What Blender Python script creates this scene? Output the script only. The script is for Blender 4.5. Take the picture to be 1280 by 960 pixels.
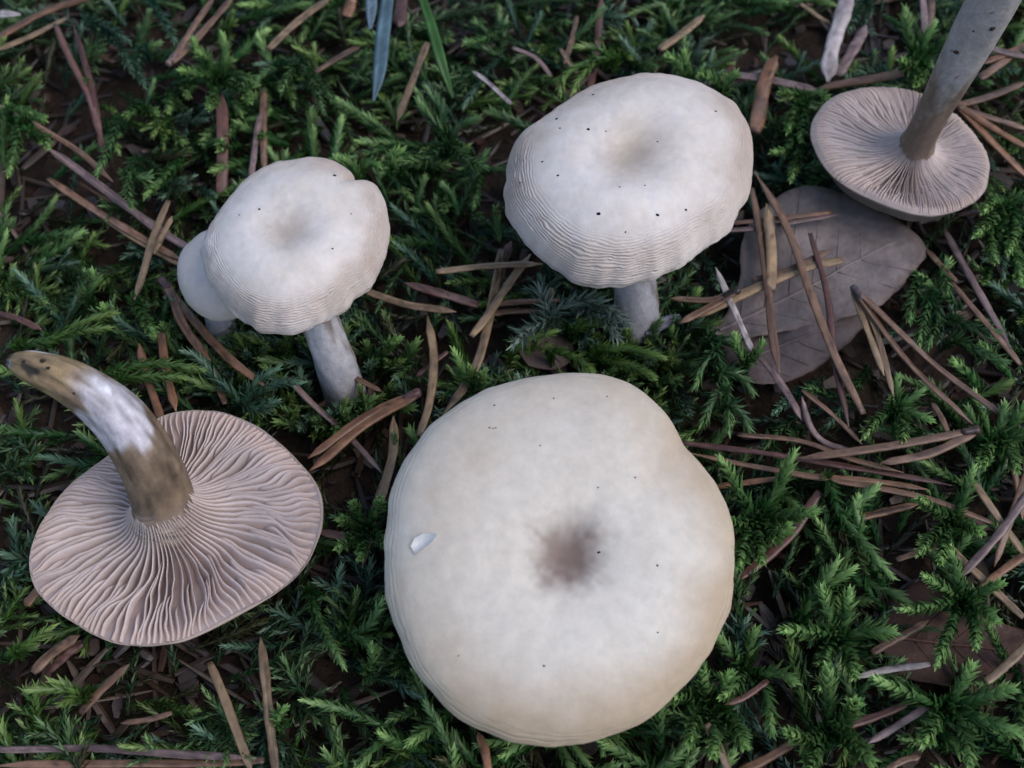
import bpy, math
import numpy as np
from mathutils import Vector

for o in list(bpy.data.objects):
    bpy.data.objects.remove(o)
scene = bpy.context.scene
COL = scene.collection
CM = 0.01                                   # everything below is written in centimetres

# ------------------------------------------------------------------ camera
DIST, PITCH, TH = 17.5, math.radians(60), math.tan(math.radians(22.5))
FWD = np.array([0, math.cos(PITCH), -math.sin(PITCH)])
UP = np.array([0, math.sin(PITCH), math.cos(PITCH)])
RT = np.array([1.0, 0, 0])
CAM = np.array([0, 0, 1.0]) - FWD * DIST
cd = bpy.data.cameras.new('camera')
cam = bpy.data.objects.new('camera', cd)
COL.objects.link(cam)
cam.location = CAM * CM
cam.rotation_euler = (math.pi / 2 - PITCH, 0, 0)
cd.sensor_width = 36
cd.lens = 18 / TH
cd.clip_start = 0.004
cd.clip_end = 200
cd.dof.use_dof = True
cd.dof.focus_distance = 0.163
cd.dof.aperture_fstop = 28
scene.camera = cam

# ------------------------------------------------------------------ light: shade under a bright overcast forest sky
SUN_DIR = Vector((0.58, -0.20, 0.80)).normalized()
world = bpy.data.worlds.new('World')
scene.world = world
world.use_nodes = True
wn = world.node_tree
sky = wn.nodes.new('ShaderNodeTexSky')
sky.sky_type = 'NISHITA'
sky.sun_disc = False
sky.sun_elevation = math.asin(SUN_DIR.z)
sky.sun_rotation = math.atan2(SUN_DIR.x, SUN_DIR.y)
sky.dust_density = 1.5
sky.ozone_density = 1.0
wn.links.new(sky.outputs[0], wn.nodes['Background'].inputs[0])
wn.nodes['Background'].inputs[1].default_value = 0.15
sl = bpy.data.lights.new('sun', 'SUN')
sl.energy = 0.95
sl.angle = math.radians(40)
sl.color = (1.0, 0.955, 0.965)
so = bpy.data.objects.new('sun', sl)
COL.objects.link(so)
so.rotation_euler = SUN_DIR.to_track_quat('Z', 'Y').to_euler()
so.location = (0.3, -0.1, 1)
vs = scene.view_settings
vs.view_transform = 'Standard'
vs.look = 'None'
vs.gamma = 1
vs.exposure = 0.38
vs.use_curve_mapping = False

# ------------------------------------------------------------------ helpers
rng = np.random.default_rng(11)


def pix(x, y, z):
    """photo pixel + height above the soil -> point (cm)"""
    d = FWD + RT * (x - 640) / 640 * TH + UP * (480 - y) / 640 * TH
    return CAM + d * (z - CAM[2]) / d[2]


def proj(p):
    q = np.asarray(p) - CAM
    w = q @ FWD
    return np.stack([640 + 640 / TH * (q @ RT) / w, 480 - 640 / TH * (q @ UP) / w], -1), w


def pxcm(p):
    return 640 / TH / float((np.asarray(p) - CAM) @ FWD)


def _hash(ix, iy, iz):
    h = (ix * 374761393 + iy * 668265263 + iz * 2147483647 + 1013904223) & 0xFFFFFFFF
    h = ((h ^ (h >> 13)) * 1274126177) & 0xFFFFFFFF
    h = (h ^ (h >> 16)) & 0xFFFFFFFF
    return h / 4294967295.0


def vnoise(x, y, z=0.0):
    """smooth value noise in -1..1"""
    x, y, z = np.broadcast_arrays(np.asarray(x, float), np.asarray(y, float), np.asarray(z, float))
    fx, fy, fz = np.floor(x), np.floor(y), np.floor(z)
    ix, iy, iz = fx.astype(np.int64), fy.astype(np.int64), fz.astype(np.int64)
    u, v, w = x - fx, y - fy, z - fz
    u, v, w = [t * t * (3 - 2 * t) for t in (u, v, w)]
    r = 0
    for dx in (0, 1):
        for dy in (0, 1):
            for dz in (0, 1):
                r = r + _hash(ix + dx, iy + dy, iz + dz) * np.where(dx, u, 1 - u) * np.where(dy, v, 1 - v) * np.where(dz, w, 1 - w)
    return r * 2 - 1


def fbm(x, y, z=0.0, o=3):
    r, a = 0, 1.0
    for k in range(o):
        r = r + a * vnoise(x * 2 ** k + 17 * k, y * 2 ** k, z * 2 ** k)
        a *= 0.5
    return r / 1.75


def sstep(a, b, x):
    t = np.clip((x - a) / (b - a), 0, 1)
    return t * t * (3 - 2 * t)


def catmull(pts, n):
    pts = np.asarray(pts, float)
    m = len(pts)
    if m == 2:
        t = np.linspace(0, 1, n)[:, None]
        return pts[0] * (1 - t) + pts[1] * t
    P = np.vstack([2 * pts[0] - pts[1], pts, 2 * pts[-1] - pts[-2]])
    seg = np.linalg.norm(np.diff(pts, axis=0), axis=1)
    cum = np.concatenate([[0], np.cumsum(seg)])
    s = np.linspace(0, cum[-1], n)
    i = np.clip(np.searchsorted(cum, s, 'right') - 1, 0, m - 2)
    t = ((s - cum[i]) / np.maximum(seg[i], 1e-9))[:, None]
    a, b, c, d = P[i], P[i + 1], P[i + 2], P[i + 3]
    return 0.5 * (2 * b + (c - a) * t + (2 * a - 5 * b + 4 * c - d) * t ** 2 + (3 * b - a - 3 * c + d) * t ** 3)


def mesh(name, V, quads=None, tris=None, col=None, smooth=True):
    """numpy arrays -> mesh data (V in cm)"""
    V = np.asarray(V, np.float32) * CM
    nq = 0 if quads is None else len(quads)
    nt = 0 if tris is None else len(tris)
    me = bpy.data.meshes.new(name)
    me.vertices.add(len(V))
    me.vertices.foreach_set('co', V.ravel())
    loops = np.concatenate([np.asarray(quads, np.int32).ravel() if nq else np.zeros(0, np.int32),
                            np.asarray(tris, np.int32).ravel() if nt else np.zeros(0, np.int32)])
    me.loops.add(len(loops))
    me.loops.foreach_set('vertex_index', loops)
    me.polygons.add(nq + nt)
    starts = np.concatenate([np.arange(nq) * 4, nq * 4 + np.arange(nt) * 3]).astype(np.int32)
    me.polygons.foreach_set('loop_start', starts)
    me.polygons.foreach_set('use_smooth', np.full(nq + nt, smooth))
    if col is not None:
        at = me.color_attributes.new('Col', 'FLOAT_COLOR', 'POINT')
        c = np.ones((len(V), 4), np.float32)
        c[:, :3] = col
        at.data.foreach_set('color', c.ravel())
    me.update(calc_edges=True)
    me.validate()
    return me


def link(name, me, mat, parent=None, label=None, cat=None, group=None, kind=None):
    o = bpy.data.objects.new(name, me)
    COL.objects.link(o)
    if me is not None and mat is not None and not me.materials:
        me.materials.append(mat)
    if parent is not None:
        o.parent = parent
    for k, v in (('label', label), ('category', cat), ('group', group), ('kind', kind)):
        if v:
            o[k] = v
    return o


def empty(name, loc, label, cat, group=None):
    o = link(name, None, None, None, label, cat, group)
    o.empty_display_size = 0.01
    o.location = np.asarray(loc) * CM
    return o


def at_base(o, p):
    """move a one-mesh thing's origin to p (cm) with its vertices unchanged in the world"""
    me = o.data
    co = np.zeros(len(me.vertices) * 3, np.float32)
    me.vertices.foreach_get('co', co)
    co = co.reshape(-1, 3) - np.asarray(p, np.float32) * CM
    me.vertices.foreach_set('co', co.ravel())
    me.update()
    o.location = np.asarray(p) * CM


def grid_quads(nu, nv, wrap_v=True):
    i = np.arange(nu - 1)[:, None]
    j = np.arange(nv if wrap_v else nv - 1)[None, :]
    j2 = (j + 1) % nv
    return np.stack([i * nv + j, i * nv + j2, (i + 1) * nv + j2, (i + 1) * nv + j], -1).reshape(-1, 4)


def frames(path):
    """tangent, normal, binormal along a polyline"""
    T = np.gradient(path, axis=0)
    T /= np.maximum(np.linalg.norm(T, axis=1), 1e-9)[:, None]
    ref = np.array([0.13, 0.21, 0.97])
    N = np.cross(T, ref)
    ln = np.linalg.norm(N, axis=1)
    N[ln < 0.05] = [1, 0, 0]
    N /= np.linalg.norm(N, axis=1)[:, None]
    for k in range(1, len(N)):
        if N[k] @ N[k - 1] < 0:
            N[k] = -N[k]
    return T, N, np.cross(T, N)


def tube(path, rad, sides, flat=1.0, caps=True):
    path = np.asarray(path)
    T, N, B = frames(path)
    a = np.arange(sides) / sides * 2 * math.pi
    rad = np.broadcast_to(np.asarray(rad, float), (len(path),))
    V = path[:, None, :] + rad[:, None, None] * (np.cos(a)[None, :, None] * N[:, None, :] + flat * np.sin(a)[None, :, None] * B[:, None, :])
    V = V.reshape(-1, 3)
    q = grid_quads(len(path), sides)
    tr = []
    if caps:
        n = len(V)
        V = np.vstack([V, path[:1], path[-1:]])
        k = (len(path) - 1) * sides
        for j in range(sides):
            tr.append((n, (j + 1) % sides, j))
            tr.append((n + 1, k + j, k + (j + 1) % sides))
    return V, q, tr


# ------------------------------------------------------------------ materials
def new_mat(name):
    m = bpy.data.materials.new(name)
    m.use_nodes = True
    return m, m.node_tree.nodes, m.node_tree.links, m.node_tree.nodes['Principled BSDF']


def coord(nt, lk, scale):
    tc = nt.new('ShaderNodeTexCoord')
    mp = nt.new('ShaderNodeMapping')
    mp.inputs['Scale'].default_value = scale if hasattr(scale, '__len__') else (scale,) * 3
    lk.new(tc.outputs['Object'], mp.inputs['Vector'])
    return mp.outputs[0]


def attr_mat(name, rough=0.6, spec=0.3, sss=0.0, fine=0.12, nscale=900, bump=0.2, bdist=0.0002, bscale=1500, trans=0.0, stretch=None):
    """colour attribute x fine grain, with bump; optional subsurface or translucency"""
    m, nt, lk, b = new_mat(name)
    at = nt.new('ShaderNodeAttribute')
    at.attribute_name = 'Col'
    no = nt.new('ShaderNodeTexNoise')
    no.inputs['Scale'].default_value = 1.0
    no.inputs['Detail'].default_value = 4
    no.inputs['Roughness'].default_value = 0.65
    lk.new(coord(nt, lk, stretch if stretch else nscale), no.inputs['Vector'])
    mr = nt.new('ShaderNodeMapRange')
    mr.inputs['From Min'].default_value = 0.25
    mr.inputs['From Max'].default_value = 0.75
    mr.inputs['To Min'].default_value = 1 - fine
    mr.inputs['To Max'].default_value = 1 + fine
    lk.new(no.outputs['Fac'], mr.inputs['Value'])
    vm = nt.new('ShaderNodeVectorMath')
    vm.operation = 'SCALE'
    lk.new(at.outputs['Color'], vm.inputs[0])
    lk.new(mr.outputs[0], vm.inputs['Scale'])
    lk.new(vm.outputs[0], b.inputs['Base Color'])
    b.inputs['Roughness'].default_value = rough
    b.inputs['Specular IOR Level'].default_value = spec
    if sss:
        b.inputs['Subsurface Weight'].default_value = sss
        b.inputs['Subsurface Radius'].default_value = (1.0, 0.7, 0.5)
        b.inputs['Subsurface Scale'].default_value = 0.0012
    if bump:
        n2 = nt.new('ShaderNodeTexNoise')
        n2.inputs['Scale'].default_value = 1.0
        n2.inputs['Detail'].default_value = 3
        lk.new(coord(nt, lk, stretch if stretch else bscale), n2.inputs['Vector'])
        bp = nt.new('ShaderNodeBump')
        bp.inputs['Strength'].default_value = bump
        bp.inputs['Distance'].default_value = bdist
        lk.new(n2.outputs['Fac'], bp.inputs['Height'])
        lk.new(bp.outputs[0], b.inputs['Normal'])
    if trans:
        tl = nt.new('ShaderNodeBsdfTranslucent')
        lk.new(vm.outputs[0], tl.inputs['Color'])
        mx = nt.new('ShaderNodeMixShader')
        mx.inputs[0].default_value = trans
        lk.new(b.outputs[0], mx.inputs[1])
        lk.new(tl.outputs[0], mx.inputs[2])
        lk.new(mx.outputs[0], nt['Material Output'].inputs[0])
    return m


M_CAP = attr_mat('mushroom_cap_skin', 0.5, 0.35, sss=0.25, fine=0.10, nscale=600, bump=0.25, bdist=0.00012, bscale=2200)
M_STEM = attr_mat('mushroom_stem_skin', 0.55, 0.3, sss=0.12, fine=0.22, nscale=900, bump=0.5, bdist=0.0002, bscale=2600)
M_GILL = attr_mat('mushroom_gill', 0.6, 0.2, sss=0.2, fine=0.08, nscale=1200, bump=0.1, bdist=0.0001, bscale=2500)
M_NEEDLE = attr_mat('dry_pine_needle', 0.42, 0.45, fine=0.3, nscale=900, bump=0.35, bdist=0.0001, bscale=1800)
M_MOSS = attr_mat('moss', 0.36, 0.5, fine=0.15, nscale=1500, bump=0, trans=0.36)
M_LEAF = attr_mat('dead_leaf', 0.6, 0.3, fine=0.3, nscale=450, bump=0.7, bdist=0.0003, bscale=900)
M_BLADE = attr_mat('green_blade', 0.4, 0.4, fine=0.12, nscale=900, bump=0.2, bdist=0.0001, bscale=1500, trans=0.15)
M_SOIL = attr_mat('forest_soil', 0.9, 0.15, fine=0.5, nscale=500, bump=0.9, bdist=0.001, bscale=900)
M_SPECK = attr_mat('dark_speck', 0.8, 0.2, bump=0)

# ------------------------------------------------------------------ ground
def moss_height(x, y):
    return 0.85 + 0.28 * vnoise(x * 0.42 + 3.1, y * 0.42 + 7.7) + 0.14 * vnoise(x * 1.1, y * 1.1, 5.0)


def soil_height(x, y):
    near = 1.0
    return (0.20 * vnoise(x * 0.5 + 9, y * 0.5) + 0.09 * vnoise(x * 1.9, y * 1.9, 2) + 0.05 * vnoise(x * 5, y * 5, 4)) * near


def build_ground():
    u = np.linspace(-1, 1, 241)
    ax = np.sign(u) * (np.abs(u) * 14 + np.sinh(np.maximum(np.abs(u) - 0.72, 0) / 0.28 * 6.6) * 5.0)
    X, Y = np.meshgrid(ax, ax, indexing='ij')
    Z = soil_height(X, Y)
    n = fbm(X * 0.8, Y * 0.8, 3.0)[..., None]
    c = np.array([0.030, 0.021, 0.015]) * (1 + 0.5 * n) + np.array([0.03, 0.018, 0.012]) * np.clip(fbm(X * 2.2, Y * 2.2, 8.0), 0, 1)[..., None]
    far = sstep(16, 30, np.hypot(X, Y))[..., None]
    c = c * (1 - far) + far * np.array([0.022, 0.036, 0.014])
    V = np.stack([X, Y, Z], -1).reshape(-1, 3)
    link('ground', mesh('ground', V, grid_quads(241, 241, False), None, c.reshape(-1, 3)), M_SOIL, kind='structure')


build_ground()

# ------------------------------------------------------------------ mushrooms
KEEP = []                                    # (centre, normal, radius, below, above) volumes that moss and litter stay out of


def basis(n):
    n = np.asarray(n, float)
    n = n / np.linalg.norm(n)
    x = np.cross([0, 1, 0], n)
    x /= np.linalg.norm(x)
    return x, np.cross(n, x), n


def lowpass(f, k):
    F = np.fft.rfft(f)
    w = np.clip((k + 4 - np.arange(len(F))) / 4, 0, 1)
    return np.fft.irfft(F * w, len(f))


def fit_outline(c, n, prof, R0, poly, order=9, it=14):
    """rim radius by angle so that the cap of this profile, standing here, fills the traced outline"""
    X, Y, Z = basis(n)
    na = 180
    th = np.arange(na) / na * 2 * math.pi
    R = np.full(na, R0)
    P = catmull(prof, 40)
    poly = np.asarray(poly, float)
    # densify the polygon
    pp = np.vstack([poly, poly[:1]])
    dense = np.vstack([pp[i] + (pp[i + 1] - pp[i]) * np.linspace(0, 1, 12, endpoint=False)[:, None] for i in range(len(poly))])
    cen = dense.mean(0)
    pa = np.arctan2(*(dense - cen).T[::-1])
    pr = np.hypot(*(dense - cen).T)
    o = np.argsort(pa)
    pa, pr = pa[o], pr[o]
    pa = np.concatenate([pa - 2 * math.pi, pa, pa + 2 * math.pi])
    pr = np.concatenate([pr] * 3)
    for _ in range(it):
        V = c + R[None, :, None] * P[:, 0, None, None] * (np.cos(th)[None, :, None] * X + np.sin(th)[None, :, None] * Y) + (P[:, 1, None, None] * R0) * Z
        q, _w = proj(V.reshape(-1, 3))
        a = np.arctan2(*(q - cen).T[::-1])
        r = np.hypot(*(q - cen).T)
        ti = np.tile(np.arange(na), len(P))
        upd = np.zeros(na)
        cnt = np.zeros(na)
        for b in range(120):
            lo, hi = -math.pi + b * math.pi / 60, -math.pi + (b + 1) * math.pi / 60
            s = np.where((a >= lo) & (a < hi))[0]
            if len(s) == 0:
                continue
            k = s[np.argmax(r[s])]
            f = np.interp(a[k], pa, pr) / r[k]
            upd[ti[k]] += f
            cnt[ti[k]] += 1
        idx = np.where(cnt > 0)[0]
        f = np.interp(np.arange(na), np.concatenate([idx - na, idx, idx + na]), np.tile(upd[idx] / cnt[idx], 3))
        R = lowpass(R * f ** 0.8, order)
    return th, R


def revolve(c, n, R0, th, R, prof, nth, nring, disp=None, colour=None, notch=None):
    X, Y, Z = basis(n)
    a = np.arange(nth) / nth * 2 * math.pi
    Ra = np.interp(a, np.concatenate([th, [2 * math.pi]]), np.concatenate([R, R[:1]]))
    PD = catmull(prof, 3000)
    lip = int(np.argmax(PD[:, 0]))
    k1, k2 = int(nring * 0.28), int(nring * 0.60)
    s = np.concatenate([np.linspace(0, 0.45, k1, endpoint=False), np.linspace(0.45, 0.82, k2, endpoint=False), np.linspace(0.82, 1, nring - k1 - k2)])
    f = np.where(s <= 0.8, s / 0.8 * lip, lip + (s - 0.8) / 0.2 * (2999 - lip))
    P = np.stack([np.interp(f, np.arange(3000), PD[:, k]) for k in (0, 1)], -1)
    P[0, 0] = 0.0
    S, A = np.meshgrid(s, a, indexing='ij')
    rho = P[:, 0][:, None] * np.ones_like(A)
    zz = P[:, 1][:, None] * np.ones_like(A)
    d = np.gradient(P, axis=0)
    d /= np.maximum(np.linalg.norm(d, axis=1), 1e-9)[:, None]
    nr, nz = -d[:, 1][:, None], d[:, 0][:, None]
    h = disp(S, A, rho) if disp is not None else 0.0
    rr = rho * Ra[None, :] + nr * h
    if notch:
        dA = np.angle(np.exp(1j * (A - notch[0])))
        rr = rr * (1 - notch[1] * np.exp(-(dA / notch[2]) ** 2) * sstep(0.62, 0.97, rho) * (S < 0.9))
    hz = zz * R0 + nz * h
    rr = np.where(rho <= 1e-6, 0, rr)
    V = c + rr[..., None] * (np.cos(A)[..., None] * X + np.sin(A)[..., None] * Y) + hz[..., None] * Z
    c3 = colour(S, A, rho, V).reshape(-1, 3) if colour is not None else None
    return V.reshape(-1, 3), grid_quads(nring, nth), c3, Ra, a


def speck(cap, p, n, r, dark):
    X, Y, Z = basis(n)
    V = [p + Z * r * 0.6]
    k = 7
    for ring, (rr, h) in enumerate(((0.75, 0.35), (1.0, -0.3))):
        for j in range(k):
            t = j / k * 2 * math.pi
            q = rr * r * (1 + 0.3 * rng.uniform(-1, 1))
            V.append(p + q * (math.cos(t) * X * 1.2 + math.sin(t) * Y * 0.85) + Z * r * h)
    tr = [(0, 1 + j, 1 + (j + 1) % k) for j in range(k)]
    qd = [(1 + j, 1 + k + j, 1 + k + (j + 1) % k, 1 + (j + 1) % k) for j in range(k)]
    col = np.tile(np.array(dark), (len(V), 1))
    o = link('speck', mesh('speck', V, qd, tr, col), M_SPECK, cap)
    o.matrix_parent_inverse = cap.matrix_world.inverted()
    return o


def stem_tube(path, rad, colf, name, parent, sides=40, n=70, ridge=0.012):
    P = catmull(np.column_stack([path, rad]), n)
    V, q, tr = tube(P[:, :3], P[:, 3], sides)
    m = n * sides
    a = np.tile(np.arange(sides) / sides * 2 * math.pi, n)
    s = np.repeat(np.linspace(0, 1, n), sides)
    cen = np.repeat(P[:, :3], sides, 0)
    out = V[:m] - cen
    out /= np.maximum(np.linalg.norm(out, axis=1), 1e-9)[:, None]
    L = np.linalg.norm(np.diff(P[:, :3], axis=0), axis=1).sum()
    d = ridge * (vnoise(np.cos(a) * 5, np.sin(a) * 5, s * L * 0.7) + 0.8 * vnoise(np.cos(a) * 1.3 + 4, np.sin(a) * 1.3, s * L * 1.5) * 1.6)
    V[:m] += out * d[:, None]
    col = np.vstack([colf(s, a, V[:m]), colf(np.array([0.0, 1.0]), np.array([0.0, 0.0]), V[m:])])
    return link(name, mesh(name, V, q, tr, col), M_STEM, parent)


def mix(a, b, t):
    t = np.asarray(t)[..., None]
    return np.asarray(a) * (1 - t) + np.asarray(b) * t


CREAM = np.array([0.655, 0.57, 0.465])
PALE = np.array([0.715, 0.652, 0.605])
TAN = np.array([0.46, 0.345, 0.23])
UMBER = np.array([0.20, 0.125, 0.085])


def standing_mushroom(label, disc_px, z, n, R0, poly, prof, foot, foot_z, srad, colour, disp, specks, wob, order=9, nth=360, nring=190, notch=None, stem_shade=1.0):
    X, Y, Z = basis(n)
    c = pix(*disc_px, z)
    th, R = fit_outline(c, n, prof, R0, poly, order)
    f = pix(*foot, foot_z)
    root = empty('mushroom', (f[0], f[1], 0.3), label, 'mushroom', 'pale capped mushrooms')
    V, q, col, Ra, a = revolve(c, n, R0, th, R, prof, nth, nring, disp, colour, notch)
    cap = link('cap', mesh('cap', V, q, None, col), M_CAP, root)
    cap.matrix_parent_inverse = root.matrix_world.inverted()
    cap.location = (0, 0, 0)
    G = V.reshape(nring, nth, 3)
    pq, _ = proj(V)
    for (px, py, r) in specks:
        k = np.argmin(np.hypot(pq[:, 0] - px, pq[:, 1] - py) + np.where(np.arange(len(V)) > len(V) * 0.75, 1e3, 0))
        speck(cap, V[k], Z, 0.62 * r / pxcm(V[k]), (0.012, 0.010, 0.009))
    hi = c + Z * (prof[-1][1] * R0 * 1.25)
    path = np.array([[f[0] + wob[0], f[1] + wob[1], -0.2], f * [1, 1, 0] + [0, 0, foot_z], f * 0.5 + hi * 0.5 + [wob[0] * .4, wob[1] * .4, 0], hi, c + Z * (-0.30 * R0)])
    rad = np.array([srad * 1.25, srad * 1.12, srad * 0.95, srad, srad * 1.2])

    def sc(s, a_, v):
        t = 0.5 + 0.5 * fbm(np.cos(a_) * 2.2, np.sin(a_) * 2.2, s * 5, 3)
        return stem_shade * mix((0.26, 0.205, 0.165), (0.55, 0.53, 0.55), sstep(0.30, 0.62, t + 0.15 - 0.35 * sstep(0.35, 0.8, s)))  # browner upper stem and overall darkening paint the cap's shadow into the colour
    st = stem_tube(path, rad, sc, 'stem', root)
    KEEP.append((c, Z, R, th, X, Y, prof[-1][1] * R0 - 0.1, 9.0))
    bpy.context.view_layer.update()
    for o in (cap, st):
        o.matrix_parent_inverse = root.matrix_world.inverted()
    return root, cap, c, R, th


def fix_parents():
    bpy.context.view_layer.update()
    for o in COL.objects:
        if o.parent is not None and o.get('_fixed') is None:
            pass


PROF_M1 = [(0, -0.085), (0.06, -0.08), (0.12, -0.055), (0.2, -0.022), (0.32, 0.0), (0.5, 0.002), (0.66, -0.018), (0.8, -0.058), (0.9, -0.11),
           (0.965, -0.18), (1.0, -0.27), (0.985, -0.335), (0.945, -0.34), (0.88, -0.28), (0.6, -0.2), (0.2, -0.22)]
PROF_M2 = [(0, -0.070), (0.07, -0.064), (0.16, -0.043), (0.28, -0.014), (0.4, 0.0), (0.52, -0.012), (0.64, -0.05), (0.77, -0.115), (0.87, -0.195),
           (0.945, -0.29), (0.985, -0.385), (1.0, -0.48), (0.99, -0.545), (0.955, -0.555), (0.9, -0.48), (0.6, -0.36), (0.2, -0.36)]


def band(S, A, rho, lo, hi):
    # only the outer (upper) skin: rho grows along S until the lip
    return sstep(lo, hi, S)


def cap_disp(seed, wr_amp, lo, hi, sfreq, lobes):
    def f(S, A, rho):
        ca, sa = np.cos(A), np.sin(A)
        big = 0.035 * vnoise(ca * 1.1 * (rho + .3) + seed, sa * 1.1 * (rho + .3), 1.0) + 0.014 * vnoise(ca * 3 * (rho + .2) + seed, sa * 3 * (rho + .2), 2.0)
        fine = 0.003 * vnoise(ca * rho * 16 + seed, sa * rho * 16, 3.0)
        w = sstep(lo, hi, S) * (1 - sstep(0.80, 0.86, S))
        ph = S * sfreq + 3.0 * vnoise(ca * 2.5 + seed, sa * 2.5, S * 9) + 1.3 * vnoise(ca * 7 + seed, sa * 7, S * 26) + 0.9 * vnoise(ca * 20 + seed, sa * 20, S * 40) + 0.45 * vnoise(ca * 50 + seed, sa * 50, S * 60)
        amp = 0.40 + 0.9 * (0.5 + 0.5 * vnoise(ca * 11 + seed, sa * 11, S * 44)) * (0.6 + 0.4 * vnoise(ca * 2 + seed, sa * 2, 3.3))
        wr = wr_amp * w * amp * (np.abs(np.sin(ph)) ** 0.6 * 2 - 1.3)
        lob = lobes * sstep(lo, 0.80, S) * (vnoise(ca * 4.2 + seed, sa * 4.2, 7.0) + 0.5 * vnoise(ca * 10 + seed, sa * 10, 9.0))
        return (big * sstep(0.02, 0.2, S) + fine + wr + lob) * np.clip(rho * 6, 0, 1)
    return f


def cap_colour(seed, edge_lo, edge_t, disc_col, disc_r, disc_t, disc_off=(0, 0), patch=0.25, base=PALE, side=(0.0, 0.0), edge=TAN):
    def f(S, A, rho, V):
        ca, sa = np.cos(A), np.sin(A)
        x, y = ca * rho, sa * rho
        n1 = fbm(x * 2.2 + seed, y * 2.2, 1.5)
        n2 = fbm(x * 7 + seed, y * 7, 4.5)
        c = mix(base, CREAM, np.clip(0.35 + patch * 2 * n1 + 0.28 * n2, 0, 1))
        n3 = vnoise(ca * 1.5 + seed, sa * 1.5, 0.5)
        e = sstep(edge_lo, 0.70, S + 0.06 * n1 + 0.02 * n2 + 0.05 * n3) * np.clip(0.72 + 0.4 * n1 + 0.25 * n3 + side[1] * np.cos(A - side[0]), 0.08, 1.5)
        c = mix(c, edge, np.clip(e * edge_t, 0, 0.9))
        d = np.hypot(x - disc_off[0], y - disc_off[1]) + 0.07 * n2 + 0.05 * n1 + 0.03 * vnoise(x * 30 + seed, y * 30, 1.1)
        # fibrils running out from the disc
        fib = (vnoise(ca * 5 + seed, sa * 5, rho * 3) * 0.5 + vnoise(ca * 13 + seed, sa * 13, rho * 5) * 0.5) * sstep(0.05, 0.25, rho)
        c = mix(c, disc_col, np.clip((1 - sstep(0.0, disc_r, d)) * disc_t * (1 + 0.25 * fib), 0, 1))
        c = c * (1 + 0.025 * fib * sstep(0.08, 0.3, rho) * (1 - sstep(0.5, 0.9, rho)))[..., None]
        under = sstep(0.86, 0.90, S)
        return mix(c, (0.36, 0.28, 0.23), under)
    return f


OUT_M1 = [(731, 470), (689, 470), (653, 477), (611, 489), (575, 505), (538, 533), (507, 567), (491, 611), (489, 648), (482, 690), (483, 731), (491, 773),
          (502, 820), (528, 861), (554, 887), (595, 916), (647, 928), (705, 933), (752, 928), (799, 908), (845, 877), (882, 830), (905, 783), (918, 742),
          (921, 700), (918, 669), (911, 632), (895, 609), (871, 575), (853, 549), (835, 518), (814, 494), (783, 480), (757, 472)]
OUT_M2 = [(811, 94), (848, 97), (884, 110), (914, 128), (932, 150), (942, 179), (939, 216), (930, 260), (914, 289), (892, 307), (866, 322), (837, 342),
          (811, 349), (775, 356), (739, 353), (709, 347), (677, 325), (655, 303), (635, 274), (630, 245), (631, 212), (644, 183), (666, 157), (695, 134),
          (728, 116), (764, 101)]
OUT_M3 = [(382, 198), (407, 200), (425, 206), (436, 216), (456, 225), (474, 241), (485, 263), (488, 284), (486, 312), (478, 337), (463, 358), (442, 376),
          (424, 394), (400, 408), (361, 418), (325, 413), (304, 404), (283, 387), (265, 362), (253, 326), (253, 302), (260, 280), (279, 252), (304, 227),
          (332, 210), (357, 202)]
OUT_M4 = [(254, 288), (238, 300), (226, 312), (218, 334), (221, 358), (233, 380), (252, 398), (279, 405), (305, 395), (318, 365), (318, 330), (305, 300), (280, 287)]

SP1 = [(617, 507, 2.2), (612, 535, 2), (616, 536, 1.8), (621, 534, 1.8), (693, 498, 2.2), (750, 690, 3.2), (821, 706, 2.6), (747, 610, 2), (760, 496, 1.8), (679, 831, 2.6),
       (675, 556, 1.8), (822, 790, 2), (794, 598, 2), (572, 819, 1.6)]
SP2 = [(749, 268, 4), (822, 269, 3.6), (735, 161, 3.4), (857, 262, 2.8), (700, 161, 2.2), (742, 118, 2.2), (696, 148, 2.8), (697, 219, 2.6), (678, 202, 2.4), (651, 229, 2),
       (895, 140, 2.4), (822, 177, 1.8), (775, 234, 2), (806, 232, 1.8), (757, 164, 1.6), (781, 290, 1.8)]
SP3 = [(418, 219, 3.4), (324, 261, 2.6), (299, 269, 1.6), (438, 267, 1.6), (416, 311, 2.4)]

m1, cap1, c1, R1, th1 = standing_mushroom(
    'large cream mushroom with a broad flat cap and dark brown dimple seen from above', (712, 690), 2.75, (0.03, -0.20, 1), 1.98, OUT_M1, PROF_M1,
    (725, 640), 0.7, 0.36, cap_colour(3.0, 0.36, 1.0, np.array([0.17, 0.105, 0.08]), 0.30, 0.92, (0.0, 0.0), 0.5, np.array([0.69, 0.625, 0.53]), (-1.05, 0.5)),
    cap_disp(3.0, 0.012, 0.66, 0.76, 120, 0.03), SP1, (0.1, 0.1))
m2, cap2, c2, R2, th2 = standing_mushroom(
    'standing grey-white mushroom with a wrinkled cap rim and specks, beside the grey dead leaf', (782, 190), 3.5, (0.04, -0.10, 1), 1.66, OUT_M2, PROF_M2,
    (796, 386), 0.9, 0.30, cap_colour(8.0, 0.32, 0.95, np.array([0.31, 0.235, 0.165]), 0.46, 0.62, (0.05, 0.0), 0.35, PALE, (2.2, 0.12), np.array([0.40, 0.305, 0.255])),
    cap_disp(8.0, 0.036, 0.48, 0.63, 185, 0.05), SP2, (0.15, -0.1), order=14, stem_shade=0.6)  # whole stem coloured darker to stand for the shadow of its cap
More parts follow.
